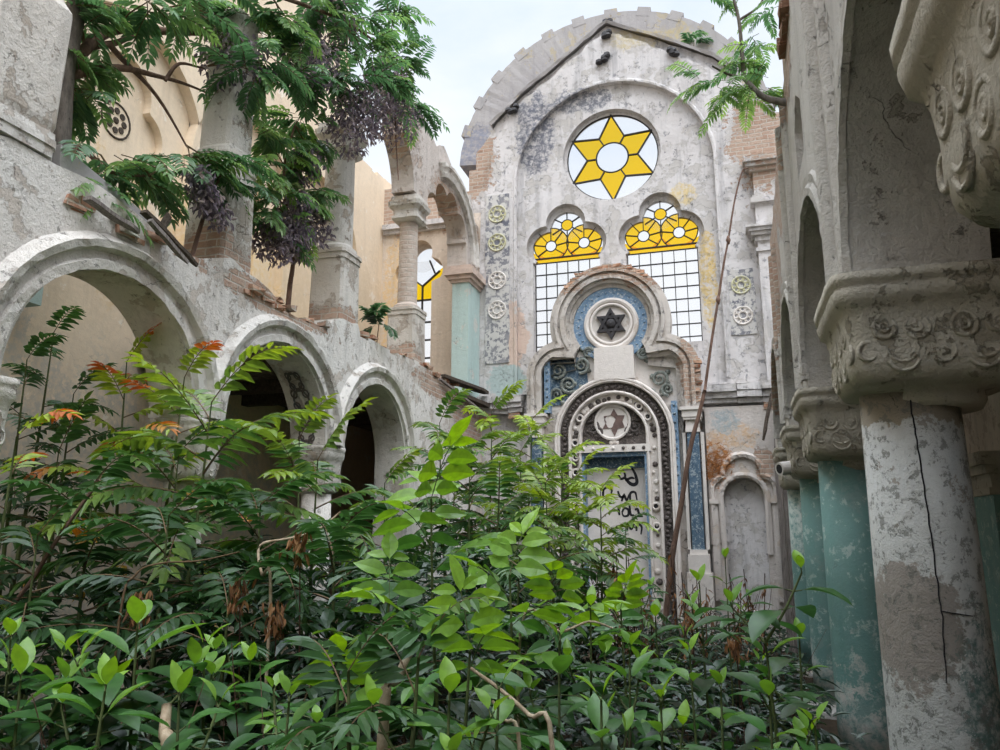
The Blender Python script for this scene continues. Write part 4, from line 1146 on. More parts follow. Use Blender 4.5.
board_thing('floor_plank', 'upper dark plank jutting from the ledge at the foot of the teal corner pilaster', (-6.05, 15.4, 5.86), (-5.75, 17.9, 5.9), .28, .07, M_rot, 5, 'plank')
board_thing('floor_plank', 'lower dark plank jutting from the ledge near the end wall', (-6.0, 16.4, 5.62), (-5.72, 18.0, 5.56), .25, .09, M_rot, 6, 'plank')
board_thing('floor_plank', 'pale thin lath slanting under the dark planks on the left ledge', (-5.95, 15.2, 5.75), (-5.7, 17.3, 5.35), .06, .04, M_wood, 7, 'plank')
for k, (x, z0, z1, lb) in enumerate(((.98, 0.02, 4.85, 'left grey weathered upright board at the end of the right colonnade'), (1.12, 0.02, 5.3, 'middle grey weathered upright board at the end of the right colonnade'), (1.27, 0.02, 5.1, 'right grey weathered upright board at the end of the right colonnade'))):
    board_thing('upright_board', lb, (x, 17.78 - .06 * k, z0), (x + .01, 17.78 - .06 * k, z1), .12, .05, M_wood, 20 + k)
board_thing('broken_lath', 'thin dark lath dangling in front of the blind niche cornice', (.98, 17.8, 5.52), (.72, 17.6, 4.45), .07, .05, M_rot, 31)
rnd = random.Random(8)
slabp = MB()
vs = [(-6.12, 5.35, 5.98), (-6.12, 6.75, 5.72), (-6.5, 6.8, 5.78), (-6.5, 5.3, 6.05)]
vs2 = [(x, y + rnd.uniform(-.05, .05), z + .2 + rnd.uniform(-.03, .05)) for x, y, z in vs]
slabp.add(vs + vs2, [(3, 2, 1, 0), (4, 5, 6, 7), (0, 1, 5, 4), (1, 2, 6, 5), (2, 3, 7, 6), (3, 0, 4, 7)])
setp(fix_normals(slabp.build('cement_slab', M_concrete)), 'tilted grey cement slab on the ledge over the big left arch', 'slab')
for k, (x, z, lb) in enumerate(((-2.52, 15.45, 'dark iron anchor just under the gable peak'), (-2.5, 16.2, 'dark iron anchor on the parapet above the gable peak'), (-2.6, 14.75, 'dark iron anchor below the gable peak, above the star window'), (-.75, 14.6, 'dark iron anchor right of the star window, near the leafy branch'), (-5.1, 13.72, 'dark iron anchor on the left shoulder of the gable'))):
    rnd = random.Random(k); y0 = 18.1 if k not in (1, ) else 18.7
    mb = MB()
    for q in range(5):
        cx, cz = x + rnd.uniform(-.12, .12), z + rnd.uniform(-.1, .1)
        loft(mb, [(cz - .08, .02, 2), (cz - .03, .09, 3), (cz + .04, .08, 3), (cz + .09, .02, 2)], 9, cx, y0 - .06, nz=.2, seed=q + k)
    setp(fix_normals(mb.build('iron_anchor', M_iron)), lb, 'anchor')
e = empty('pipe_stub', (.8, 12.2, 3.45), 'white pipe stub with a dark mouth on the third right column head', 'pipe')
mb = MB(); a = Vector((.95, 12.3, 3.45)); b_ = Vector((.7, 12.15, 3.41))
tube(mb, [a, a.lerp(b_, .5), b_], .1, .1, 16); mb.build('pipe', M_offwhite, e, rel=(.8, 12.2, 3.45))
mb = MB(); tube(mb, [b_ - (b_ - a) * .01, b_ + (b_ - a) * .012], .07, .07, 14); mb.build('dark_mouth', M_ink_shade, e, rel=(.8, 12.2, 3.45))  # black plug paints the shade inside the pipe, which is solid
# painted ornament inside the middle left arch
mb = MB()
for z, r in ((4.75, .1), (4.5, .13), (4.2, .1), (4.0, .12), (3.8, .09)):
    torus2(mb, 'Y', -6.33, z, 10.4 - .0, r, .018, 14, 5)
    for a in (45, 135, 225, 315): torus2(mb, 'Y', -6.33 + r * 1.1 * math.cos(R(a)), z + r * .9 * math.sin(R(a)), 10.4, r * .4, .014, 9, 4)
M_orn = simple('brown_painted_ornament', (104, 92, 84), (84, 88, 90), 10, .8, .3)
# (the ornament follows the soffit of the arch)
pts = []
for i, v in enumerate(mb.v):
    x, y, z = v; dz = max(0.0, z - 3.82); c = 9.25 + math.sqrt(max(.02, 1.24 ** 2 - dz ** 2))
    mb.v[i] = (x, c - .012 + (y - 10.4) * .5, z)
setp(mb.build('trim_23', M_orn), kind='structure')
# ------------------------------------------------------------------ plants
M_leaf = leaf_mat('ailanthus_leaf', (26, 48, 32), (70, 110, 58), (168, 190, 78))
M_leaf_red = leaf_mat('young_red_leaf', (96, 110, 50), (170, 168, 70), (206, 120, 76))
M_weed = leaf_mat('broad_leaf', (24, 50, 34), (76, 124, 60), (160, 204, 78))
M_tree = leaf_mat('tree_leaf', (44, 70, 52), (88, 126, 84), (142, 174, 98), .45)
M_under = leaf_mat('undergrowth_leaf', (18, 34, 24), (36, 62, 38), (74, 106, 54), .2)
M_seed = leaf_mat('dry_seed_cluster', (92, 84, 94), (128, 116, 126), (162, 148, 142), .25, .8)
M_dryleaf = leaf_mat('withered_leaf', (88, 62, 40), (140, 98, 62), (176, 134, 90), .2, .8)
M_stem = simple('green_stem', (96, 108, 66), (76, 84, 54), 12, .7, .2)
M_stem_red = simple('reddish_stem', (112, 90, 66), (88, 72, 54), 12, .7, .2)
M_bark = simple('grey_bark', (120, 112, 104), (86, 80, 74), 14, .9, .6, (62, 58, 54), (1, 1, .3), .6)
M_dead = simple('brown_dead_wood', (124, 98, 84), (96, 76, 66), 16, .9, .5, (74, 60, 52), (1, 1, .4), .6)
M_pale = simple('pale_dry_twig', (196, 180, 156), (160, 140, 116), 16, .9, .4)
M_strawbrown = simple('brown_dry_stalk', (104, 78, 64), (78, 60, 52), 14, .9, .4)

UP = Vector((0, 0, 1))
def leaflet(mb, b, d, nrm, L, W, tint, droop=.25):
    s = d.cross(nrm)
    if s.length < 1e-4: s = d.orthogonal()
    s.normalize(); n = s.cross(d).normalized()
    d1 = (d - UP * droop).normalized()
    p1 = b + d * (L * .33); p2 = p1 + (d + d1).normalized() * (L * .34); p3 = p2 + d1 * (L * .36)
    f = W * .22
    mb.add([b, p1 + s * W * .5 + n * f, p1, p1 - s * W * .5 + n * f, p2 + s * W * .4 + n * f, p2, p2 - s * W * .4 + n * f, p3],
           [(0, 2, 1), (0, 3, 2), (1, 2, 5, 4), (2, 3, 6, 5), (4, 5, 7), (5, 6, 7)], tint)

def blade(mb, b, d, nrm, L, W, tint, droop=.5, rnd=random):
    """a broad pointed leaf with a folded midrib and a soft droop"""
    s = d.cross(nrm)
    if s.length < 1e-4: s = d.orthogonal()
    s.normalize(); K = 6; prof = (0, .62, .96, 1.0, .80, .46, 0)
    vs = []; p = b.copy(); dd = d.copy(); rows = []
    for i in range(K + 1):
        n = s.cross(dd).normalized(); w = W * .5 * prof[i]; f = w * .28
        wv = rnd.uniform(-.03, .03) * W
        if w == 0: rows.append([len(vs)]); vs.append(p.copy())
        else:
            rows.append([len(vs), len(vs) + 1, len(vs) + 2]); vs += [p + s * w + n * (f + wv), p.copy(), p - s * w + n * (f - wv)]
        dd = (dd - UP * (droop / K)).normalized(); p = p + dd * (L / K)
    fs = []
    for a, c in zip(rows, rows[1:]):
        if len(a) == 1: fs += [(a[0], c[1], c[0]), (a[0], c[2], c[1])]
        elif len(c) == 1: fs += [(a[0], a[1], c[0]), (a[1], a[2], c[0])]
        else: fs += [(a[0], a[1], c[1], c[0]), (a[1], a[2], c[2], c[1])]
    mb.add(vs, fs, tint)

def frond(mb, smb, b, d, L, pairs, ll, lw, droop, tint, rnd, big=False, red=0.0, rmb=None):
    """a feather leaf: bent stalk with opposite leaflets"""
    p = b.copy(); d = d.normalized(); n = 9; pts = [p.copy()]; ds = [d.copy()]
    for i in range(n):
        d = (d - UP * (droop * (i + .5) / n / 6.0)).normalized(); p = p + d * (L / n); pts.append(p.copy()); ds.append(d.copy())
    tube(smb, pts, .009 * min(1.3, L), .003, 4)
    roll = rnd.uniform(-.35, .35)
    for k in range(pairs):
        t = .16 + .84 * k / max(1, pairs - 1); f = t * n; i = min(n - 1, int(f)); q = pts[i].lerp(pts[i + 1], f - i); dd = ds[i]
        s = dd.cross(UP)
        if s.length < .05: s = Vector((1, 0, 0))
        s.normalize(); s = (s * math.cos(roll) + s.cross(dd) * math.sin(roll)).normalized(); nn = s.cross(dd).normalized()
        sz = (.62 + .48 * math.sin(PI * min(1, t * .9 + .08))) * rnd.uniform(.88, 1.1)
        tt = min(1, max(0, tint + .22 * (t - .4) + rnd.uniform(-.1, .1)))
        for sg in (-1, 1):
            ld = (s * sg * .85 + dd * (.42 + .3 * t) - UP * rnd.uniform(.1, .42) + Vector((rnd.uniform(-.12, .12), rnd.uniform(-.12, .12), 0))).normalized()
            tgt = rmb if (rmb is not None and t > 1 - red and rnd.random() < .85) else mb
            if big: blade(tgt, q + ld * .02, ld, nn, ll * sz, lw * sz, tt, .35, rnd)
            else: leaflet(tgt, q, ld, nn, ll * sz, lw * sz, tt, rnd.uniform(.1, .4))
    ld = ds[-1]
    if big: blade(mb, pts[-1], ld, UP, ll, lw, min(1, tint + .12), .35, rnd)
    else: leaflet(rmb if rmb is not None and red else mb, pts[-1], ld, UP, ll * .8, lw * .8, min(1, tint + .15))

def leafy(fo, rk, mats, e, rel):
    fo.add(rk.v, rk.f, .5, 1)
    return fo.build('foliage', mats, e, rel=rel)

def stem_curve(x, y, z0, h, rnd, lean=.12):
    a = rnd.uniform(0, 2 * PI); l = rnd.uniform(.3, 1) * lean * h
    P = [Vector((x - l * math.cos(a) * (1 - t) ** 1.5, y - l * math.sin(a) * (1 - t) ** 1.5, z0 + (h - z0) * t)) for t in (0, .25, .5, .75, 1)]
    return curve_pts(P, 4)

def along(pts, t):
    f = t * (len(pts) - 1); i = min(len(pts) - 2, int(f)); return pts[i].lerp(pts[i + 1], f - i)

def ailanthus(k, x, y, h, L, nl, t0, t1, red, label):
    rnd = random.Random(100 + k); z0 = gz(x, y) - .03
    e = empty('ailanthus_sapling', (x, y, z0), label, 'sapling', 'ailanthus saplings')
    st = stem_curve(x, y, z0, h - .12 * L, rnd)
    smb = MB(); tube(smb, st, .012 + .006 * h, .006, 7)
    fo = MB(); rk = MB(); rd = MB()
    for i in range(nl):
        t = 1 - .66 * (i / nl) ** .9
        b = along(st, t); a = i * 2.4 + rnd.uniform(-.3, .3)
        el = R(52 - 50 * (i / nl) ** .55 + rnd.uniform(-12, 12))
        d = Vector((math.cos(a) * math.cos(el), math.sin(a) * math.cos(el), math.sin(el)))
        l = L * (.55 + .45 * min(1, (i + 1) / (nl * .35))) * rnd.uniform(.85, 1.1)
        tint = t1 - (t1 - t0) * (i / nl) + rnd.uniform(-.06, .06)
        frond(fo, rk, b, d, l, int(8 + l * 5), .225 * L ** .6, .072 * L ** .6, 1.0 + rnd.uniform(-.3, .8), tint, rnd, red=red * (1.2 - i / nl), rmb=rd if red else None)
    smb.build('stem', M_stem, e, True, rel=(x, y, z0)); leafy(fo, rk, [M_leaf, M_stem_red], e, (x, y, z0))
    if red and rd.v:
        r_ = rd.build('young_foliage', M_leaf_red, e, rel=(x, y, z0)); r_['label'] = 'orange-red young leaflets'
    return e

def big_sapling(k, x, y, h, label, s, nl):
    rnd = random.Random(300 + k); z0 = gz(x, y) - .03
    e = empty('large_leaved_sapling', (x, y, z0), label, 'sapling', 'large-leaved saplings')
    st = stem_curve(x, y, z0, h - .38 * s, rnd, .1)
    smb = MB(); tube(smb, st, .018, .006, 7); fo = MB(); rk = MB()
    for i in range(nl):
        t = 1 - .66 * (i / nl); b = along(st, t); a = i * 2.4 + rnd.uniform(-.4, .4) + k
        el = R(72 - 66 * (i / nl) ** .5 + rnd.uniform(-8, 8))
        d = Vector((math.cos(a) * math.cos(el), math.sin(a) * math.cos(el), math.sin(el)))
        l = .48 * s * (.6 + .4 * min(1, (i + 1) / 4)) * rnd.uniform(.85, 1.15)
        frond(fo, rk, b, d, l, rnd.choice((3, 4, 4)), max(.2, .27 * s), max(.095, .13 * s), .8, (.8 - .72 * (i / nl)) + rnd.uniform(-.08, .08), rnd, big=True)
    smb.build('stem', M_stem, e, True, rel=(x, y, z0)); leafy(fo, rk, [M_weed, M_stem], e, (x, y, z0))
    return e

def weed(k, x, y, h, ll, label, fork=False):
    rnd = random.Random(500 + k); z0 = gz(x, y) - .03
    e = empty('broad_leaved_weed', (x, y, z0), label, 'weed', 'broad-leaved weeds')
    smb = MB(); fo = MB(); tops = [stem_curve(x, y, z0, h, rnd, .08)]
    if fork:
        b = along(tops[0], .8)
        tops = [tops[0][:int(len(tops[0]) * .8) + 1]] + [curve_pts([b, b + Vector((dx * .5, dy, dz * .45)), b + Vector((dx, dy, dz))], 4) for dx, dy, dz in ((-.16, .05, .17), (.2, -.05, .36))]
    else:
        for q in range(rnd.choice((1, 2, 2))):
            b = along(tops[0], rnd.uniform(.6, .8)); a = rnd.uniform(0, 6.28); r = rnd.uniform(.18, .3)
            tops.append(curve_pts([b, b + Vector((r * .6 * math.cos(a), r * .6 * math.sin(a), .1)), b + Vector((r * math.cos(a), r * math.sin(a), .26))], 4))
    for si, st in enumerate(tops):
        tube(smb, st, (.014 if not fork else .022) if si == 0 else .009, .005, 7)
        ll = ll * (1.5 if si == 0 else .9) * (1.18 if (si == 0 and x < -2) else 1); m = ((13 if fork else 7) if si == 0 else 3); rot = rnd.uniform(0, 3)
        for i in range(m):
            t = 1 - (.8 if si == 0 else .7) * i / m
            if fork and si == 0 and i == 0: continue
            b = along(st, t); u = i / m
            for sd in (0, PI):
                a = rot + i * 1.35 + sd + rnd.uniform(-.25, .25)
                el = R((64 - 60 * min(1, u * 2.3)) + rnd.uniform(-10, 10))
                d = Vector((math.cos(a) * math.cos(el), math.sin(a) * math.cos(el), math.sin(el)))
                l = ll * (.42 + .58 * min(1, u * 2.6)) * rnd.uniform(.8, 1.15)
                pe = b + d * (.03 + .05 * u)
                tube(smb, [b, b.lerp(pe, .5), pe], .004, .003, 4)
                blade(fo, pe, d, UP if abs(d.z) < .95 else Vector((1, 0, 0)), l, l * rnd.uniform(.42, .54), max(0, min(1, .78 - 1.25 * u + rnd.uniform(-.1, .1))) if u < .5 else rnd.uniform(.08, .4), rnd.uniform(.5, 1.0), rnd)
    smb.build('stem', M_stem, e, True, rel=(x, y, z0)); fo.build('foliage', M_weed, e, True, rel=(x, y, z0))
    return e
TRUNK = [(-6.7, 5.81, 6.1), (-6.75, 5.84, 6.7), (-6.8, 5.84, 7.49), (-6.85, 5.95, 8.46), (-6.8, 5.97, 9.4)]
BRANCH = [[(-6.8, 5.83, 7.43), (-7.0, 6.58, 8.51), (-6.8, 7.51, 9.11), (-6.5, 8.47, 9.76), (-6.1, 9.85, 10.82), (-5.8, 11.88, 11.77)], [(-6.95, 6.21, 8.02), (-7.0, 6.71, 8.47), (-6.9, 7.08, 9.02), (-6.8, 7.22, 9.28)], [(-6.8, 5.83, 7.37), (-6.9, 6.68, 8.1), (-6.7, 7.22, 8.23), (-6.6, 7.92, 8.39)], [(-7.0, 6.56, 8.36), (-6.8, 7.05, 8.05), (-6.5, 7.47, 7.39)], [(-6.8, 5.97, 9.4), (-6.4, 6.95, 9.7), (-5.9, 8.18, 10.0), (-5.6, 9.96, 10.7), (-5.4, 11.5, 11.01)], [(-6.7, 7.22, 8.23), (-6.6, 7.35, 8.48), (-6.5, 7.74, 8.7)], [(-6.72, 5.82, 6.34), (-6.9, 6.26, 6.76), (-6.4, 6.22, 6.43), (-6.2, 6.6, 6.51)]]
CLUST = [(-6.9, 6.06, 8.23), (-6.9, 6.18, 7.93), (-6.9, 6.11, 7.41), (-6.9, 6.04, 7.12), (-6.9, 6.3, 8.63), (-6.9, 5.92, 7.69), (-6.9, 6.1, 7.68), (-6.9, 5.9, 8.37), (-6.4, 5.59, 6.18), (-6.4, 5.93, 6.52), (-6.4, 6.46, 6.66), (-6.4, 6.12, 6.14), (-6.4, 5.7, 5.84), (-6.4, 6.82, 6.58), (-6.4, 5.84, 6.19), (-6.3, 7.34, 7.08), (-6.3, 7.76, 7.15), (-6.3, 7.09, 6.89), (-6.2, 6.33, 8.6), (-6.2, 7.16, 9.1), (-6.2, 7.9, 9.59), (-6.2, 8.47, 9.62), (-6.2, 7.58, 9.85), (-6.2, 6.69, 9.15), (-5.8, 8.31, 9.74), (-5.8, 9.35, 10.58), (-5.8, 8.02, 8.92), (-5.8, 8.85, 9.63), (-5.8, 9.7, 10.2), (-5.8, 8.91, 9.08), (-5.8, 9.91, 9.7), (-5.8, 8.38, 10.29), (-5.8, 7.72, 8.5), (-5.5, 10.1, 10.97), (-5.5, 11.43, 12.07), (-5.5, 10.33, 10.46), (-5.5, 11.49, 11.13), (-5.5, 10.74, 10.06), (-5.5, 11.99, 10.4), (-5.5, 9.86, 9.61), (-5.5, 9.1, 10.86), (-5.5, 10.98, 12.32), (-5.5, 12.18, 11.15)]
LEDGE_C = [(-6.25, 8.7, 8.23), (-6.25, 9.66, 8.96), (-6.25, 10.04, 8.77), (-6.25, 9.38, 8.26), (-6.25, 8.76, 7.7), (-6.25, 9.8, 8.09), (-6.25, 10.17, 8.48), (-6.25, 9.2, 7.43), (-6.25, 9.94, 7.67), (-6.25, 8.98, 7.02), (-6.25, 9.83, 7.26), (-6.25, 10.31, 8.01), (-6.25, 9.52, 6.9), (-6.25, 8.51, 7.28)]
LEDGE_T = [(-6.3, 9.7, 5.69), (-6.3, 9.73, 6.19), (-6.3, 9.77, 6.66), (-6.3, 9.54, 7.26), (-6.3, 9.38, 8.01), (-6.3, 9.61, 8.81)]
SEED_A = [(-5.5, 10.4, 9.48), (-5.5, 11.12, 10.29), (-5.8, 9.71, 10.81), (-5.5, 11.57, 9.96), (-5.6, 10.1, 9.05), (-5.8, 9.15, 9.53), (-6.2, 7.92, 8.85)]
SEED_B = [(-6.2, 9.72, 6.94), (-6.2, 9.35, 6.96), (-6.2, 9.79, 8.29), (-6.2, 9.11, 6.71), (-6.2, 10.1, 7.31), (-6.2, 9.58, 7.43)]
SEED_C = [(-5.95, 7.24, 6.52), (-5.95, 7.5, 6.41), (-5.95, 7.13, 6.69)]
RB = [(1.01, 8.6, 7.31), (0.65, 8.8, 7.58), (0.44, 9.0, 8.0)]
RB2 = [(0.44, 9.0, 8.0), (0.44, 9.0, 8.32), (0.43, 9.0, 8.81), (0.37, 9.0, 9.23)]
RB3 = [(0.43, 9.0, 8.81), (0.66, 9.0, 8.94), (0.76, 9.0, 9.1)]
RB4 = [(0.44, 9.0, 8.0), (0.25, 8.9, 8.03), (0.07, 8.8, 8.11)]
RC = [(0.18, 8.9, 7.93), (0.35, 8.9, 8.2), (0.58, 8.9, 8.09), (0.47, 8.9, 7.7), (-0.08, 8.9, 8.04), (0.67, 8.9, 7.76), (0.65, 8.9, 8.35), (0.26, 8.9, 7.74)]
RC2 = [(0.65, 9, 8.91), (0.99, 9, 9.0), (0.12, 9, 9.17), (0.67, 9, 8.62), (0.47, 9, 9.24)]
VINE = [(-1.19, 15.5, 1.95), (-0.99, 15.5, 2.9), (-0.75, 15.5, 4.07), (-0.54, 15.5, 4.76), (-0.4, 15.5, 5.26), (-0.21, 15.5, 6.28), (-0.04, 15.5, 7.11), (0.12, 15.5, 7.9), (0.23, 15.5, 8.37), (0.41, 15.5, 9.23), (0.59, 15.5, 9.83), (0.71, 15.5, 9.9)]
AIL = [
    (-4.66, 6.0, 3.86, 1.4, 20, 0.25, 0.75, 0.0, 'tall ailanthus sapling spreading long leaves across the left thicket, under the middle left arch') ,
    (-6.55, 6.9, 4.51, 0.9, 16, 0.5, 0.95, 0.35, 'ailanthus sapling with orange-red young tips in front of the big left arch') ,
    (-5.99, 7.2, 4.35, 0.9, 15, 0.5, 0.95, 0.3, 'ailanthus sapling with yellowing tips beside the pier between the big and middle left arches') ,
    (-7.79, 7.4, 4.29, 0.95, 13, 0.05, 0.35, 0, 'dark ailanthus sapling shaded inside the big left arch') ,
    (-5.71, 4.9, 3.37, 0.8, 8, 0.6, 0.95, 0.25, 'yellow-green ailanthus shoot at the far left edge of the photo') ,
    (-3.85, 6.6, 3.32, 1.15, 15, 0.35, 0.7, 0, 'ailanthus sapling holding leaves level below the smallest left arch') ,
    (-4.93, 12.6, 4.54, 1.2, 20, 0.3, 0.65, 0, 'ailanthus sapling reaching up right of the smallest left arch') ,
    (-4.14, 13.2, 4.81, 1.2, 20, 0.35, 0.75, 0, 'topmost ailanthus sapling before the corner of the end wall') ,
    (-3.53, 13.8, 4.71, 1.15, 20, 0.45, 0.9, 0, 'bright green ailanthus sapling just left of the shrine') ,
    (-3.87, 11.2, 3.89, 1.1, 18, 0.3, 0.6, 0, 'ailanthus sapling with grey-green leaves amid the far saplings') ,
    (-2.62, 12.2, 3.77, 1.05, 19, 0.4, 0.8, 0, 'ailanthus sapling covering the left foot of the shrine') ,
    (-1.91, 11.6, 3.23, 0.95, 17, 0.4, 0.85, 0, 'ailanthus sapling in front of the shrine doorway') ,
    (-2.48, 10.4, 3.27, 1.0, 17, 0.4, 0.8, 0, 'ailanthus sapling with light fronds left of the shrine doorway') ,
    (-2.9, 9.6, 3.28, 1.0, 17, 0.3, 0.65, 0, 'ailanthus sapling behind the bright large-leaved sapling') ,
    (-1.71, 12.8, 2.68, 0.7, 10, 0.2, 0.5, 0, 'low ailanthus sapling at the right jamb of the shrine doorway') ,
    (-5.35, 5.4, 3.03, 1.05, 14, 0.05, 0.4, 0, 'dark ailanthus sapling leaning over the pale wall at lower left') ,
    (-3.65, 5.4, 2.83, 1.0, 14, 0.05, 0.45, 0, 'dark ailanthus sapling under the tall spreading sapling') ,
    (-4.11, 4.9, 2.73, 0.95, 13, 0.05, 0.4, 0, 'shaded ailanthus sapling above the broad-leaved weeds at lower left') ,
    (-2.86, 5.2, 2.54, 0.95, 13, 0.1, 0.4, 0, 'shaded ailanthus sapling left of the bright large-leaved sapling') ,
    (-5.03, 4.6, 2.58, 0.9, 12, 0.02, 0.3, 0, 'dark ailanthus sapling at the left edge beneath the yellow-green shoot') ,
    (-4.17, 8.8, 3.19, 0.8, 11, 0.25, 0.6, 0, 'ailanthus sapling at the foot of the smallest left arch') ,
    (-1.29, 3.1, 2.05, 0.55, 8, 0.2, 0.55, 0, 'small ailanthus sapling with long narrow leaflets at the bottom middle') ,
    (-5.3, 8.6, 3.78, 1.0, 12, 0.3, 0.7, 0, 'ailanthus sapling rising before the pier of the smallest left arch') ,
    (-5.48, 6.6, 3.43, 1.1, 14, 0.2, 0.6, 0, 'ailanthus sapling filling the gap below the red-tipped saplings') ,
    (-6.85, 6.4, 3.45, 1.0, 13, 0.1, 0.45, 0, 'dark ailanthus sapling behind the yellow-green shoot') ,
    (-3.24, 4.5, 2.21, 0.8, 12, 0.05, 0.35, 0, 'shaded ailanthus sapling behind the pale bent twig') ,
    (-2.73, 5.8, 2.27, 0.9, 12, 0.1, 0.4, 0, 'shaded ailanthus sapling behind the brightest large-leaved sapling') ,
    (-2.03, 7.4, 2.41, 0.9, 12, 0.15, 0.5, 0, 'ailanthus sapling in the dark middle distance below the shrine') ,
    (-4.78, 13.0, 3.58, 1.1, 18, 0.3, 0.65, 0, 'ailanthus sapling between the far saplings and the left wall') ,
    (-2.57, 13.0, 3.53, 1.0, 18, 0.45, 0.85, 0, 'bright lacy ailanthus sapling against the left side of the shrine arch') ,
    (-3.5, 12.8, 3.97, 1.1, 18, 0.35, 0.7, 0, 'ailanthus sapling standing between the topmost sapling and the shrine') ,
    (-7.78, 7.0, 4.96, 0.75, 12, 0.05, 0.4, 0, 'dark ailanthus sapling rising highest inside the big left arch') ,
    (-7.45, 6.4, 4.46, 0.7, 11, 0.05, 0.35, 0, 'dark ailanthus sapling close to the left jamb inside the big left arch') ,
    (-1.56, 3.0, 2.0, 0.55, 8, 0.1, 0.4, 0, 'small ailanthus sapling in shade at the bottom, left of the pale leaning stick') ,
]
WAL = [
    (-1.85, 4.6, 3.08, 'bright green sapling with large oval leaflets in the middle of the thicket', 1.0, 10) ,
    (-1.24, 4.3, 2.56, 'large-leaved sapling with pale undersides right of the brightest sapling', 0.8, 9) ,
    (-1.94, 4.2, 2.42, 'large-leaved sapling with hanging oval leaflets left of centre', 0.8, 9) ,
    (-1.27, 3.7, 2.21, 'large-leaved sapling arching low over the pale fallen twig', 0.75, 9) ,
    (-1.08, 4.9, 2.32, 'large-leaved sapling with yellow-green shoots in front of the dry stalks', 0.7, 8) ,
    (-2.03, 3.8, 1.93, 'large-leaved sapling with dark ribbed leaves at lower centre left', 0.6, 7) ,
    (-0.8, 5.6, 2.19, 'large-leaved sapling with bright leaves below the shrine doorway', 0.6, 8) ,
]
WEED = [
    (-2.9, 3.3, 2.02, 0.27, 'broad-leaved weed with a bright upright tip above the cut stump at lower left') ,
    (-2.72, 3.6, 1.89, 0.2, 'broad-leaved weed with two pale leaves right of the bright-tipped weed') ,
    (-2.64, 3.9, 1.76, 0.2, 'dark broad-leaved weed at lower left centre') ,
    (-3.25, 3.2, 1.89, 0.2, 'broad-leaved weed with a yellow-green bud at the bottom left') ,
    (-3.17, 2.9, 1.83, 0.22, 'broad-leaved weed in the very bottom left corner') ,
    (-2.69, 2.9, 1.81, 0.2, 'low broad-leaved weed beneath the bright-tipped weed') ,
    (-4.27, 3.8, 1.85, 0.2, 'broad-leaved weed at the left edge above the corner weed') ,
    (-2.22, 2.8, 1.82, 0.2, 'drooping broad-leaved weed right of the cut stump') ,
    (0.11, 4.4, 2.35, 0.24, 'tall forked broad-leaved weed standing before the teal columns') ,
    (-0.27, 6.0, 2.11, 0.22, 'broad-leaved weed in front of the blind niche') ,
    (-0.58, 5.8, 1.87, 0.2, 'broad-leaved weed between the shrine foot and the tall forked weed') ,
    (-0.87, 4.8, 2.03, 0.2, 'bright broad-leaved weed right of the fallen twig') ,
    (-0.6, 4.5, 1.85, 0.2, 'broad-leaved weed with one big pale leaf at lower right centre') ,
    (-0.89, 4.0, 1.95, 0.2, 'broad-leaved weed at the bottom right of centre') ,
    (-0.29, 4.8, 1.79, 0.2, 'narrow broad-leaved weed left of the tall forked weed') ,
    (-0.11, 4.2, 1.72, 0.18, 'low broad-leaved weed at the foot of the tall forked weed') ,
    (-0.37, 3.8, 1.73, 0.2, 'low broad-leaved weed at the bottom between centre and right') ,
    (-0.58, 3.4, 1.8, 0.2, 'low broad-leaved weed at the bottom, right of the fallen twig') ,
    (0.33, 5.0, 1.87, 0.18, 'broad-leaved weed touching the smooth teal column') ,
    (0.28, 3.7, 1.69, 0.16, 'small bright weed at the foot of the white column') ,
    (0.11, 3.9, 1.74, 0.18, 'shaded broad-leaved weed right of the tall forked stem') ,
    (-0.91, 3.0, 1.9, 0.2, 'broad-leaved weed behind the fallen twig at the bottom') ,
    (-1.04, 2.8, 1.89, 0.2, 'low broad-leaved weed at the bottom centre') ,
    (-1.83, 3.0, 1.8, 0.18, 'dark low weed in the deep shade at bottom left centre') ,
    (-0.11, 8.6, 2.2, 0.2, 'far broad-leaved weed just below the blind niche opening') ,
    (-1.05, 9.0, 2.01, 0.2, 'far broad-leaved weed below the leaning dead stem') ,
]
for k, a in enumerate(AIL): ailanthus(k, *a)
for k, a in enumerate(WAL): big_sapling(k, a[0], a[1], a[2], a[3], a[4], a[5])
for k, a in enumerate(WEED): weed(k, *a, fork=(k == 8))

# ------------------------------------------------------------------ shaded undergrowth nobody could count
rnd = random.Random(2024); mb = MB()
def under_top(x, y):
    base = 1.25 + .10 * max(0, 6 - abs(y - 7)) + (.55 if x < -2.2 and 4.2 < y < 10 else 0)
    if x > -1.6: base = min(base, 1.35 if y < 8 else .95)
    if x > -.2: base = min(base, 1.1)
    return base + .25 * noise.noise(Vector((x * .9, y * .9, 7)))
n = 0
while n < 15000:
    x = rnd.uniform(-5.7, .75); y = 2.2 + 13.2 * rnd.random() ** 1.15
    if x > -.2 and y < 3.4: continue
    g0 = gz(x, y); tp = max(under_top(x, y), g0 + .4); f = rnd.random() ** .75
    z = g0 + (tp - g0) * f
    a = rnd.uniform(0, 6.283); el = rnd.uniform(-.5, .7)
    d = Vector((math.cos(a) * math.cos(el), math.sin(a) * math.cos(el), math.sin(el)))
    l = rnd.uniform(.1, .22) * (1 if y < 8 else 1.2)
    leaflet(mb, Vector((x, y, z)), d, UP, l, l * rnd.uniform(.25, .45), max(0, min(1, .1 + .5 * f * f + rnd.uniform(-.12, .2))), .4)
    n += 1
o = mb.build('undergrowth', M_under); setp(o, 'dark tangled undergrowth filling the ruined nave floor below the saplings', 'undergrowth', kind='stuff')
mb = MB()
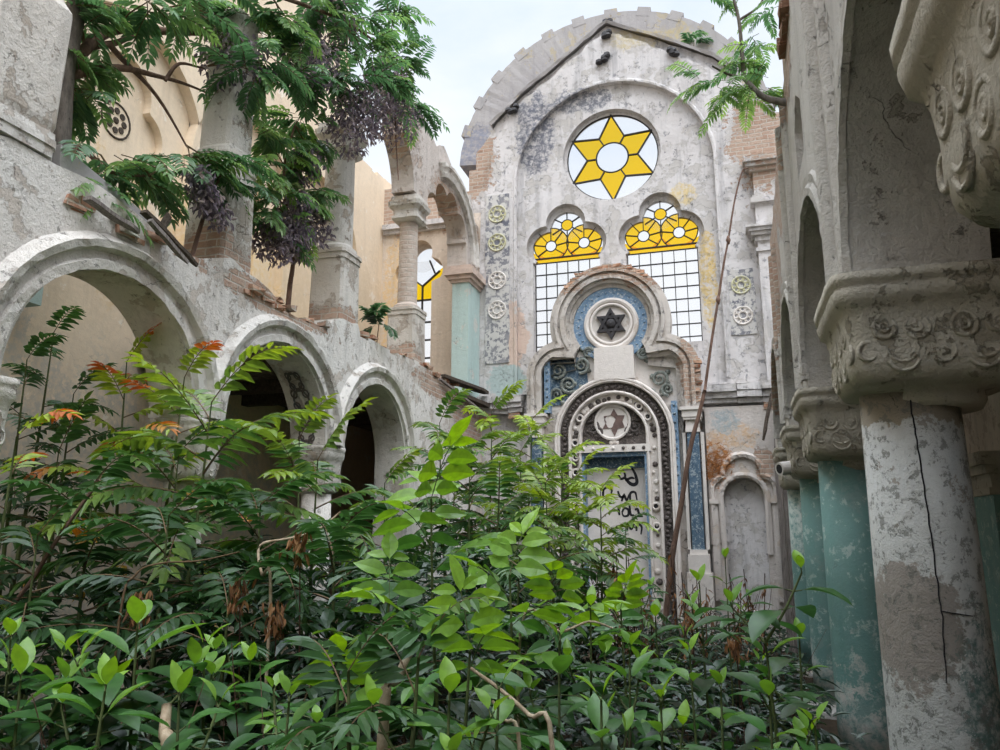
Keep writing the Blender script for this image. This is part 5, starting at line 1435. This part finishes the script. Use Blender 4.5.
for i in range(420):
    x = rnd.uniform(-5.5, .7); y = rnd.uniform(2.8, 15); g0 = gz(x, y)
    a = rnd.uniform(0, 6.283); h = rnd.uniform(.5, 1.3); l = rnd.uniform(.0, .5)
    tube(mb, [(x, y, g0 - .03), (x + l * .4 * math.cos(a), y + l * .4 * math.sin(a), g0 + h * .6), (x + l * math.cos(a), y + l * math.sin(a), g0 + h)], .006, .002, 4)
o = mb.build('dry_grass_tangle', M_strawbrown); setp(o, 'tangle of thin dry brown stems on the ruined nave floor', 'dry grass', kind='stuff')

# ------------------------------------------------------------------ the ailanthus tree leaning in from the upper left
def V3(l): return [Vector(p) for p in l]
def seed_clump(mb, c, r, n, rnd):
    for i in range(n):
        v = Vector((rnd.gauss(0, 1), rnd.gauss(0, 1), rnd.gauss(0, 1))).normalized() * r * rnd.random() ** .4
        v.z -= .25 * abs(v.z)
        d = Vector((rnd.uniform(-1, 1), rnd.uniform(-1, 1), rnd.uniform(-1.6, .2))).normalized()
        leaflet(mb, Vector(c) + v, d, Vector((rnd.uniform(-1, 1), rnd.uniform(-1, 1), .3)), rnd.uniform(.08, .13), .042, rnd.random(), .2)
def leaf_cluster(mb, rk, c, n, L, tint, rnd, up=.35, lz=1.0):
    for i in range(n):
        a = rnd.uniform(0, 6.283); el = rnd.uniform(-.5, up)
        d = Vector((math.cos(a) * math.cos(el), math.sin(a) * math.cos(el), math.sin(el)))
        frond(mb, rk, Vector(c) + Vector((rnd.uniform(-.12, .12), rnd.uniform(-.12, .12), rnd.uniform(-.08, .08))), d, L * rnd.uniform(.75, 1.15), rnd.randint(9, 12), .2 * lz, .06 * lz, rnd.uniform(.7, 1.9), max(0, min(1, tint + rnd.uniform(-.2, .25))), rnd)
rnd = random.Random(91)
TB = (-6.55, 5.62, 5.9)
tr = empty('ailanthus_tree', TB, 'big ailanthus tree behind the near left pier, boughs hanging across the upper left', 'tree')
mb = MB(); tube(mb, curve_pts(V3([(-6.55, 5.62, 5.8)] + TRUNK), 4), .13, .1, 12)
mb.build('trunk', M_bark, tr, True, rel=TB)
for k, b in enumerate(BRANCH):
    mb = MB(); c = curve_pts(V3(b), 5)
    c = [p + Vector((0, 0, .03 * math.sin(7 * i / len(c) + k))) for i, p in enumerate(c)]
    tube(mb, c, (.075, .05, .06, .04, .06, .03, .05)[k], .012, 8); mb.build('branch', M_dead, tr, True, rel=TB)
mb = MB(); rk = MB()
for i, c in enumerate(CLUST):
    leaf_cluster(mb, rk, c, (5 if i < 18 else 8), .6 if i < 8 else .74, .5 if i < 27 else .42, rnd)
    j = min((p for b in BRANCH for p in b), key=lambda p: (Vector(p) - Vector(c)).length)
    J = Vector(j); Cc = Vector(c)
    tube(rk, [J, J.lerp(Cc, .5) + Vector((0, 0, .06)), Cc], .014, .006, 5)
leafy(mb, rk, [M_tree, M_stem_red], tr, TB)
for c in SEED_A:
    mb = MB(); seed_clump(mb, c, .5, 520, rnd); setp(mb.build('seed_cluster', M_seed, tr, rel=TB), kind='stuff')
mb = MB(); p = Vector(SEED_A[3]); tube(mb, [p, p + Vector((.02, .05, -.6)), p + Vector((.06, .1, -1.25))], .014, .01, 6); mb.build('dead_twig', M_dead, tr, True, rel=TB)
LB = LEDGE_T[0]
tr = empty('ledge_tree', LB, 'small ailanthus tree rooted on the ledge between two gallery columns', 'tree')
mb = MB(); tube(mb, curve_pts(V3([(LB[0], LB[1], LB[2] - .12)] + LEDGE_T), 4), .05, .015, 8); mb.build('trunk', M_dead, tr, True, rel=LB)
mb = MB(); rk = MB()
for c in LEDGE_C:
    leaf_cluster(mb, rk, c, 7, .54, .6, rnd, .25)
    j = min(LEDGE_T[2:], key=lambda p: (Vector(p) - Vector(c)).length); tube(rk, [Vector(j), Vector(j).lerp(Vector(c), .5), Vector(c)], .012, .005, 5)
leafy(mb, rk, [M_tree, M_stem_red], tr, LB)
for c in SEED_B:
    mb = MB(); seed_clump(mb, c, .34, 380, rnd); setp(mb.build('seed_cluster', M_seed, tr, rel=LB), kind='stuff')
PB = (-6.3, 7.55, 5.9)
tr = empty('ledge_shrub', PB, 'half-withered ailanthus shrub clinging to the broken grey gallery column', 'shrub')
mb = MB(); tube(mb, curve_pts(V3([(-6.2, 7.4, 5.8), (-6.1, 7.45, 6.4), (-6.0, 7.6, 7.0), (-6.0, 7.9, 7.3)]), 4), .03, .012, 7); mb.build('stem', M_dead, tr, True, rel=PB)
mb = MB(); rk = MB()
for c in ((-6.0, 7.4, 6.95), (-5.98, 7.75, 7.2), (-5.95, 7.9, 7.05), (-6.02, 7.3, 6.75)): leaf_cluster(mb, rk, c, 4, .46, .4, rnd, .2, .8)
leafy(mb, rk, [M_tree, M_stem_red], tr, PB)
for c in SEED_C:
    mb = MB(); seed_clump(mb, c, .2, 150, rnd); setp(mb.build('seed_cluster', M_seed, tr, rel=PB), kind='stuff')

# ------------------------------------------------------------------ branch reaching out from the right wall
BB = RB[0]
tr = empty('overhanging_branch', BB, 'thin green-leaved branch reaching out from the top of the right wall against the sky', 'branch')
for k, (b, r) in enumerate(((RB, .05), (RB2, .03), (RB3, .018), (RB4, .02))):
    mb = MB(); tube(mb, curve_pts(V3(b), 5), r, r * .55, 8); mb.build('bough' if k == 0 else 'twig', M_bark, tr, True, rel=BB)
mb = MB(); rk = MB()
for c in RC: leaf_cluster(mb, rk, c, 5, .46, .7, rnd, .35, .55)
for c in RC2: leaf_cluster(mb, rk, c, 2, .42, .55, rnd, .2, .55)
leafy(mb, rk, [M_tree, M_stem], tr, BB)

# ------------------------------------------------------------------ dead stem leaning before the shrine, wall plants, twigs
VB = (VINE[0][0], VINE[0][1], 0)
tr = empty('dead_leaning_stem', VB, 'long thin dead brown stem leaning up the end wall right of the shrine', 'dead stem')
lo = [(VB[0] - .3, VB[1], -.05)] + VINE[:5]; hi = VINE[4:]
mb = MB(); tube(mb, curve_pts(V3(lo), 5), .06, .036, 9); mb.build('lower_stem', M_dead, tr, True, rel=VB)
mb = MB(); tube(mb, curve_pts(V3(hi), 5), .03, .014, 8)
for i in (2, 4): loft(mb, [(VINE[4 + i][2] - .09, .025, 2), (VINE[4 + i][2], .05, 2), (VINE[4 + i][2] + .09, .02, 2)], 9, VINE[4 + i][0], VINE[4 + i][1])
mb.build('upper_stem', M_dead, tr, True, rel=VB)
def small_plant(name, c, label, n, L, tint, up=.9):
    e = empty(name, c, label, 'plant'); mb = MB(); rk = MB(); sm = MB(); c = Vector(c)
    tube(sm, [c - Vector((0, 0, .05)), c + Vector((.02, 0, .2)), c + Vector((.03, .02, .42))], .012, .005, 6)
    leaf_cluster(mb, rk, c + Vector((.03, .02, .42)), n, L, tint, rnd, up)
    sm.build('stem', M_stem_red, e, True, rel=tuple(c)); leafy(mb, rk, [M_tree, M_stem_red], e, tuple(c))
small_plant('wall_plant', (-6.1, 12.35, 5.9), 'small dull green plant sprouting on the ledge beside the brick gallery column', 7, .35, .15)
small_plant('wall_plant', (-.3, 18.55, 14.75), 'small green tuft growing high on the cement parapet', 7, .4, .35, .6)
small_plant('wall_plant', (-7.6, 5.6, 0), 'low dark plant inside the big left arch', 9, .9, .1, 1.0)
def twig(name, label, cat, pts, r0, r1, mat, side=(), group=None):
    mb = MB(); tube(mb, curve_pts(V3(pts), 5), r0, r1, 7)
    for p, q in side: tube(mb, [Vector(p), Vector(p).lerp(Vector(q), .5) + Vector((0, 0, .02)), Vector(q)], r1 * 1.2, r1 * .5, 5)
    return setp(mb.build(name, mat, None, True), label, cat, group)
twig('leaning_stick', 'thick pale stick leaning in the thicket left of the bottom centre', 'stick', [(-1.58, 3.4, 0.2), (-1.58, 3.4, 1.68), (-1.54, 3.45, 1.82), (-1.49, 3.5, 1.97)], 0.03, 0.02, M_pale)
twig('cut_stump', 'pale split cut stem standing at the lower left between broad-leaved weeds', 'stump', [(-2.34, 2.9, 0.5), (-2.34, 2.9, 1.55), (-2.4, 2.95, 1.64), (-2.44, 3.0, 1.75)], 0.03, 0.022, M_pale)
twig('fallen_twig', 'long pale twig slanting down through the bottom centre', 'twig', [(-0.77, 3.3, 0.3), (-0.77, 3.3, 1.62), (-0.88, 3.35, 1.73), (-1.03, 3.4, 1.82), (-1.18, 3.45, 1.89)], 0.012, 0.008, M_pale)
twig('fallen_twig', 'short pale twig crossing the bottom right of the long pale twig', 'twig', [(-0.88, 3.2, 0.3), (-0.88, 3.2, 1.59), (-0.96, 3.25, 1.73), (-1.03, 3.3, 1.79)], 0.01, 0.006, M_pale)
twig('bent_twig', 'pale bent dead twig with an elbow in the left thicket', 'twig', [(-2.99, 4.6, 0.2), (-2.99, 4.6, 2.08), (-3.1, 4.65, 2.21), (-3.16, 4.7, 2.4), (-2.96, 4.75, 2.45), (-2.77, 4.8, 2.51), (-2.63, 4.85, 2.63)], 0.012, 0.007, M_pale)
twig('bent_twig', 'thin arched tan twig in the shade left of the pale bent twig', 'twig', [(-4.02, 4.4, 0.2), (-4.02, 4.4, 1.91), (-3.97, 4.45, 2.2), (-3.82, 4.5, 2.28), (-3.53, 4.55, 2.3), (-3.25, 4.6, 2.36)], 0.009, 0.005, M_stem_red)
twig('leaning_sapling_stem', 'dark bare stem leaning right at the far lower left', 'stem', [(-5.5, 4.8, 0.3), (-5.5, 4.8, 1.67), (-5.28, 4.85, 2.16), (-5.13, 4.9, 2.47), (-4.85, 4.95, 2.9)], 0.02, 0.014, M_dead)
twig('fallen_twig', 'pale branch lying flat among leaves at lower right of centre', 'twig', [(-1.26, 4.6, 0.3), (-1.26, 4.6, 1.93), (-1.03, 4.65, 1.91), (-0.86, 4.7, 1.97), (-0.73, 4.75, 1.93)], 0.01, 0.006, M_pale)
STALKS = [
   (-1.54, 11.69, 2.17) ,
   (-1.76, 11.7, 2.2) ,
   (0.17, 12.8, 1.44) ,
   (-1.54, 11.33, 1.87) ,
   (-1.63, 11.14, 2.19) ,
   (0.2, 12.92, 1.41) ,
   (-0.1, 11.43, 1.91) ,
   (-0.62, 13.06, 1.45) ,
   (0.1, 12.32, 1.94) ,
   (-0.41, 11.03, 1.75) ,
   (-1.04, 13.3, 2.15) ,
   (0.04, 11.4, 1.7) ,
   (0.16, 13.15, 1.57) ,
   (-0.0, 11.74, 1.7) ,
   (-0.58, 10.98, 1.79) ,
   (-1.25, 10.63, 1.72) ,
   (-2.01, 11.34, 1.79) ,
   (-0.76, 11.53, 1.92) ,
   (0.38, 11.74, 1.91) ,
   (-1.59, 11.33, 1.8) ,
   (-1.22, 11.46, 1.71) ,
   (-0.67, 10.8, 1.66) ,
   (-2.21, 12.8, 2.03) ,
   (-0.56, 11.49, 1.88) ,
   (-1.55, 10.63, 1.96) ,
   (-0.44, 13.36, 1.31) ,
]
CLUMPS = [(-3.87, 4.4, 2.04), (-3.16, 4.5, 2.13), (-2.82, 4.4, 2.0), (-2.79, 4.6, 2.44), (-0.52, 9, 1.59), (-0.05, 7, 1.6)]
rnd = random.Random(66)
for k, (x, y, z) in enumerate(STALKS):
    e = empty('dry_stalk', (x, y, 0), 'brown dry weed stalk with curled leaves before the shrine foot', 'dry stalk', 'dry stalks before the shrine')
    z0 = gz(x, y) - .03; l = rnd.uniform(-.15, .15); mb = MB()
    st = curve_pts([(x - l, y, z0), (x - l * .5, y, z0 + (z - z0) * .5), (x, y, z)], 5); tube(mb, st, .014, .006, 5)
    for q in range(2):
        b = along(st, rnd.uniform(.5, .8)); tube(mb, [b, b + Vector((rnd.uniform(-.12, .12), 0, .15)), b + Vector((rnd.uniform(-.25, .25), .05, .4))], .007, .003, 4)
    mb.build('stem', M_strawbrown, e, True, rel=(x, y, 0))
    mb = MB()
    for q in range(16):
        b = along(st, rnd.uniform(.3, 1)); d = Vector((rnd.uniform(-1, 1), rnd.uniform(-1, 1), rnd.uniform(-1.6, -.1))).normalized()
        leaflet(mb, b, d, UP, rnd.uniform(.08, .2), .035, rnd.uniform(0, .8), .6)
    setp(mb.build('withered_leaves', M_dryleaf, e, rel=(x, y, 0)), kind='stuff')
for k, (c, lb) in enumerate(zip(CLUMPS, ('rust-brown withered leaf clump under the arched tan twig', 'brown withered leaf clump left of the pale bent twig', 'red-brown withered leaf clump below the pale bent twig', 'brown withered leaf clump hanging at the elbow of the pale bent twig', 'brown withered leaf clump at the foot of the leaning dead stem', 'tan withered leaf clump behind the tall forked weed'))):
    mb = MB(); x, y, z = c; z0 = gz(x, y) - .03
    e = empty('withered_clump', (x, y, z0), lb, 'withered leaves')
    tube(mb, [(x + .05, y + .05, z0), (x + .03, y + .02, z0 + (z - z0) * .6), (x, y, z + .05)], .008, .004, 5); mb.build('stem', M_strawbrown, e, True, rel=(x, y, z0))
    mb = MB()
    for q in range(60):
        b = Vector((x + rnd.gauss(0, .035), y + rnd.gauss(0, .035), z + rnd.uniform(-.12, .07))); d = Vector((rnd.uniform(-.6, .6), rnd.uniform(-.6, .6), -1)).normalized()
        leaflet(mb, b, d, Vector((rnd.uniform(-1, 1), rnd.uniform(-1, 1), .2)), rnd.uniform(.05, .1), .022, rnd.random(), .2)
    setp(mb.build('curled_leaves', M_dryleaf, e, rel=(x, y, z0)), kind='stuff')
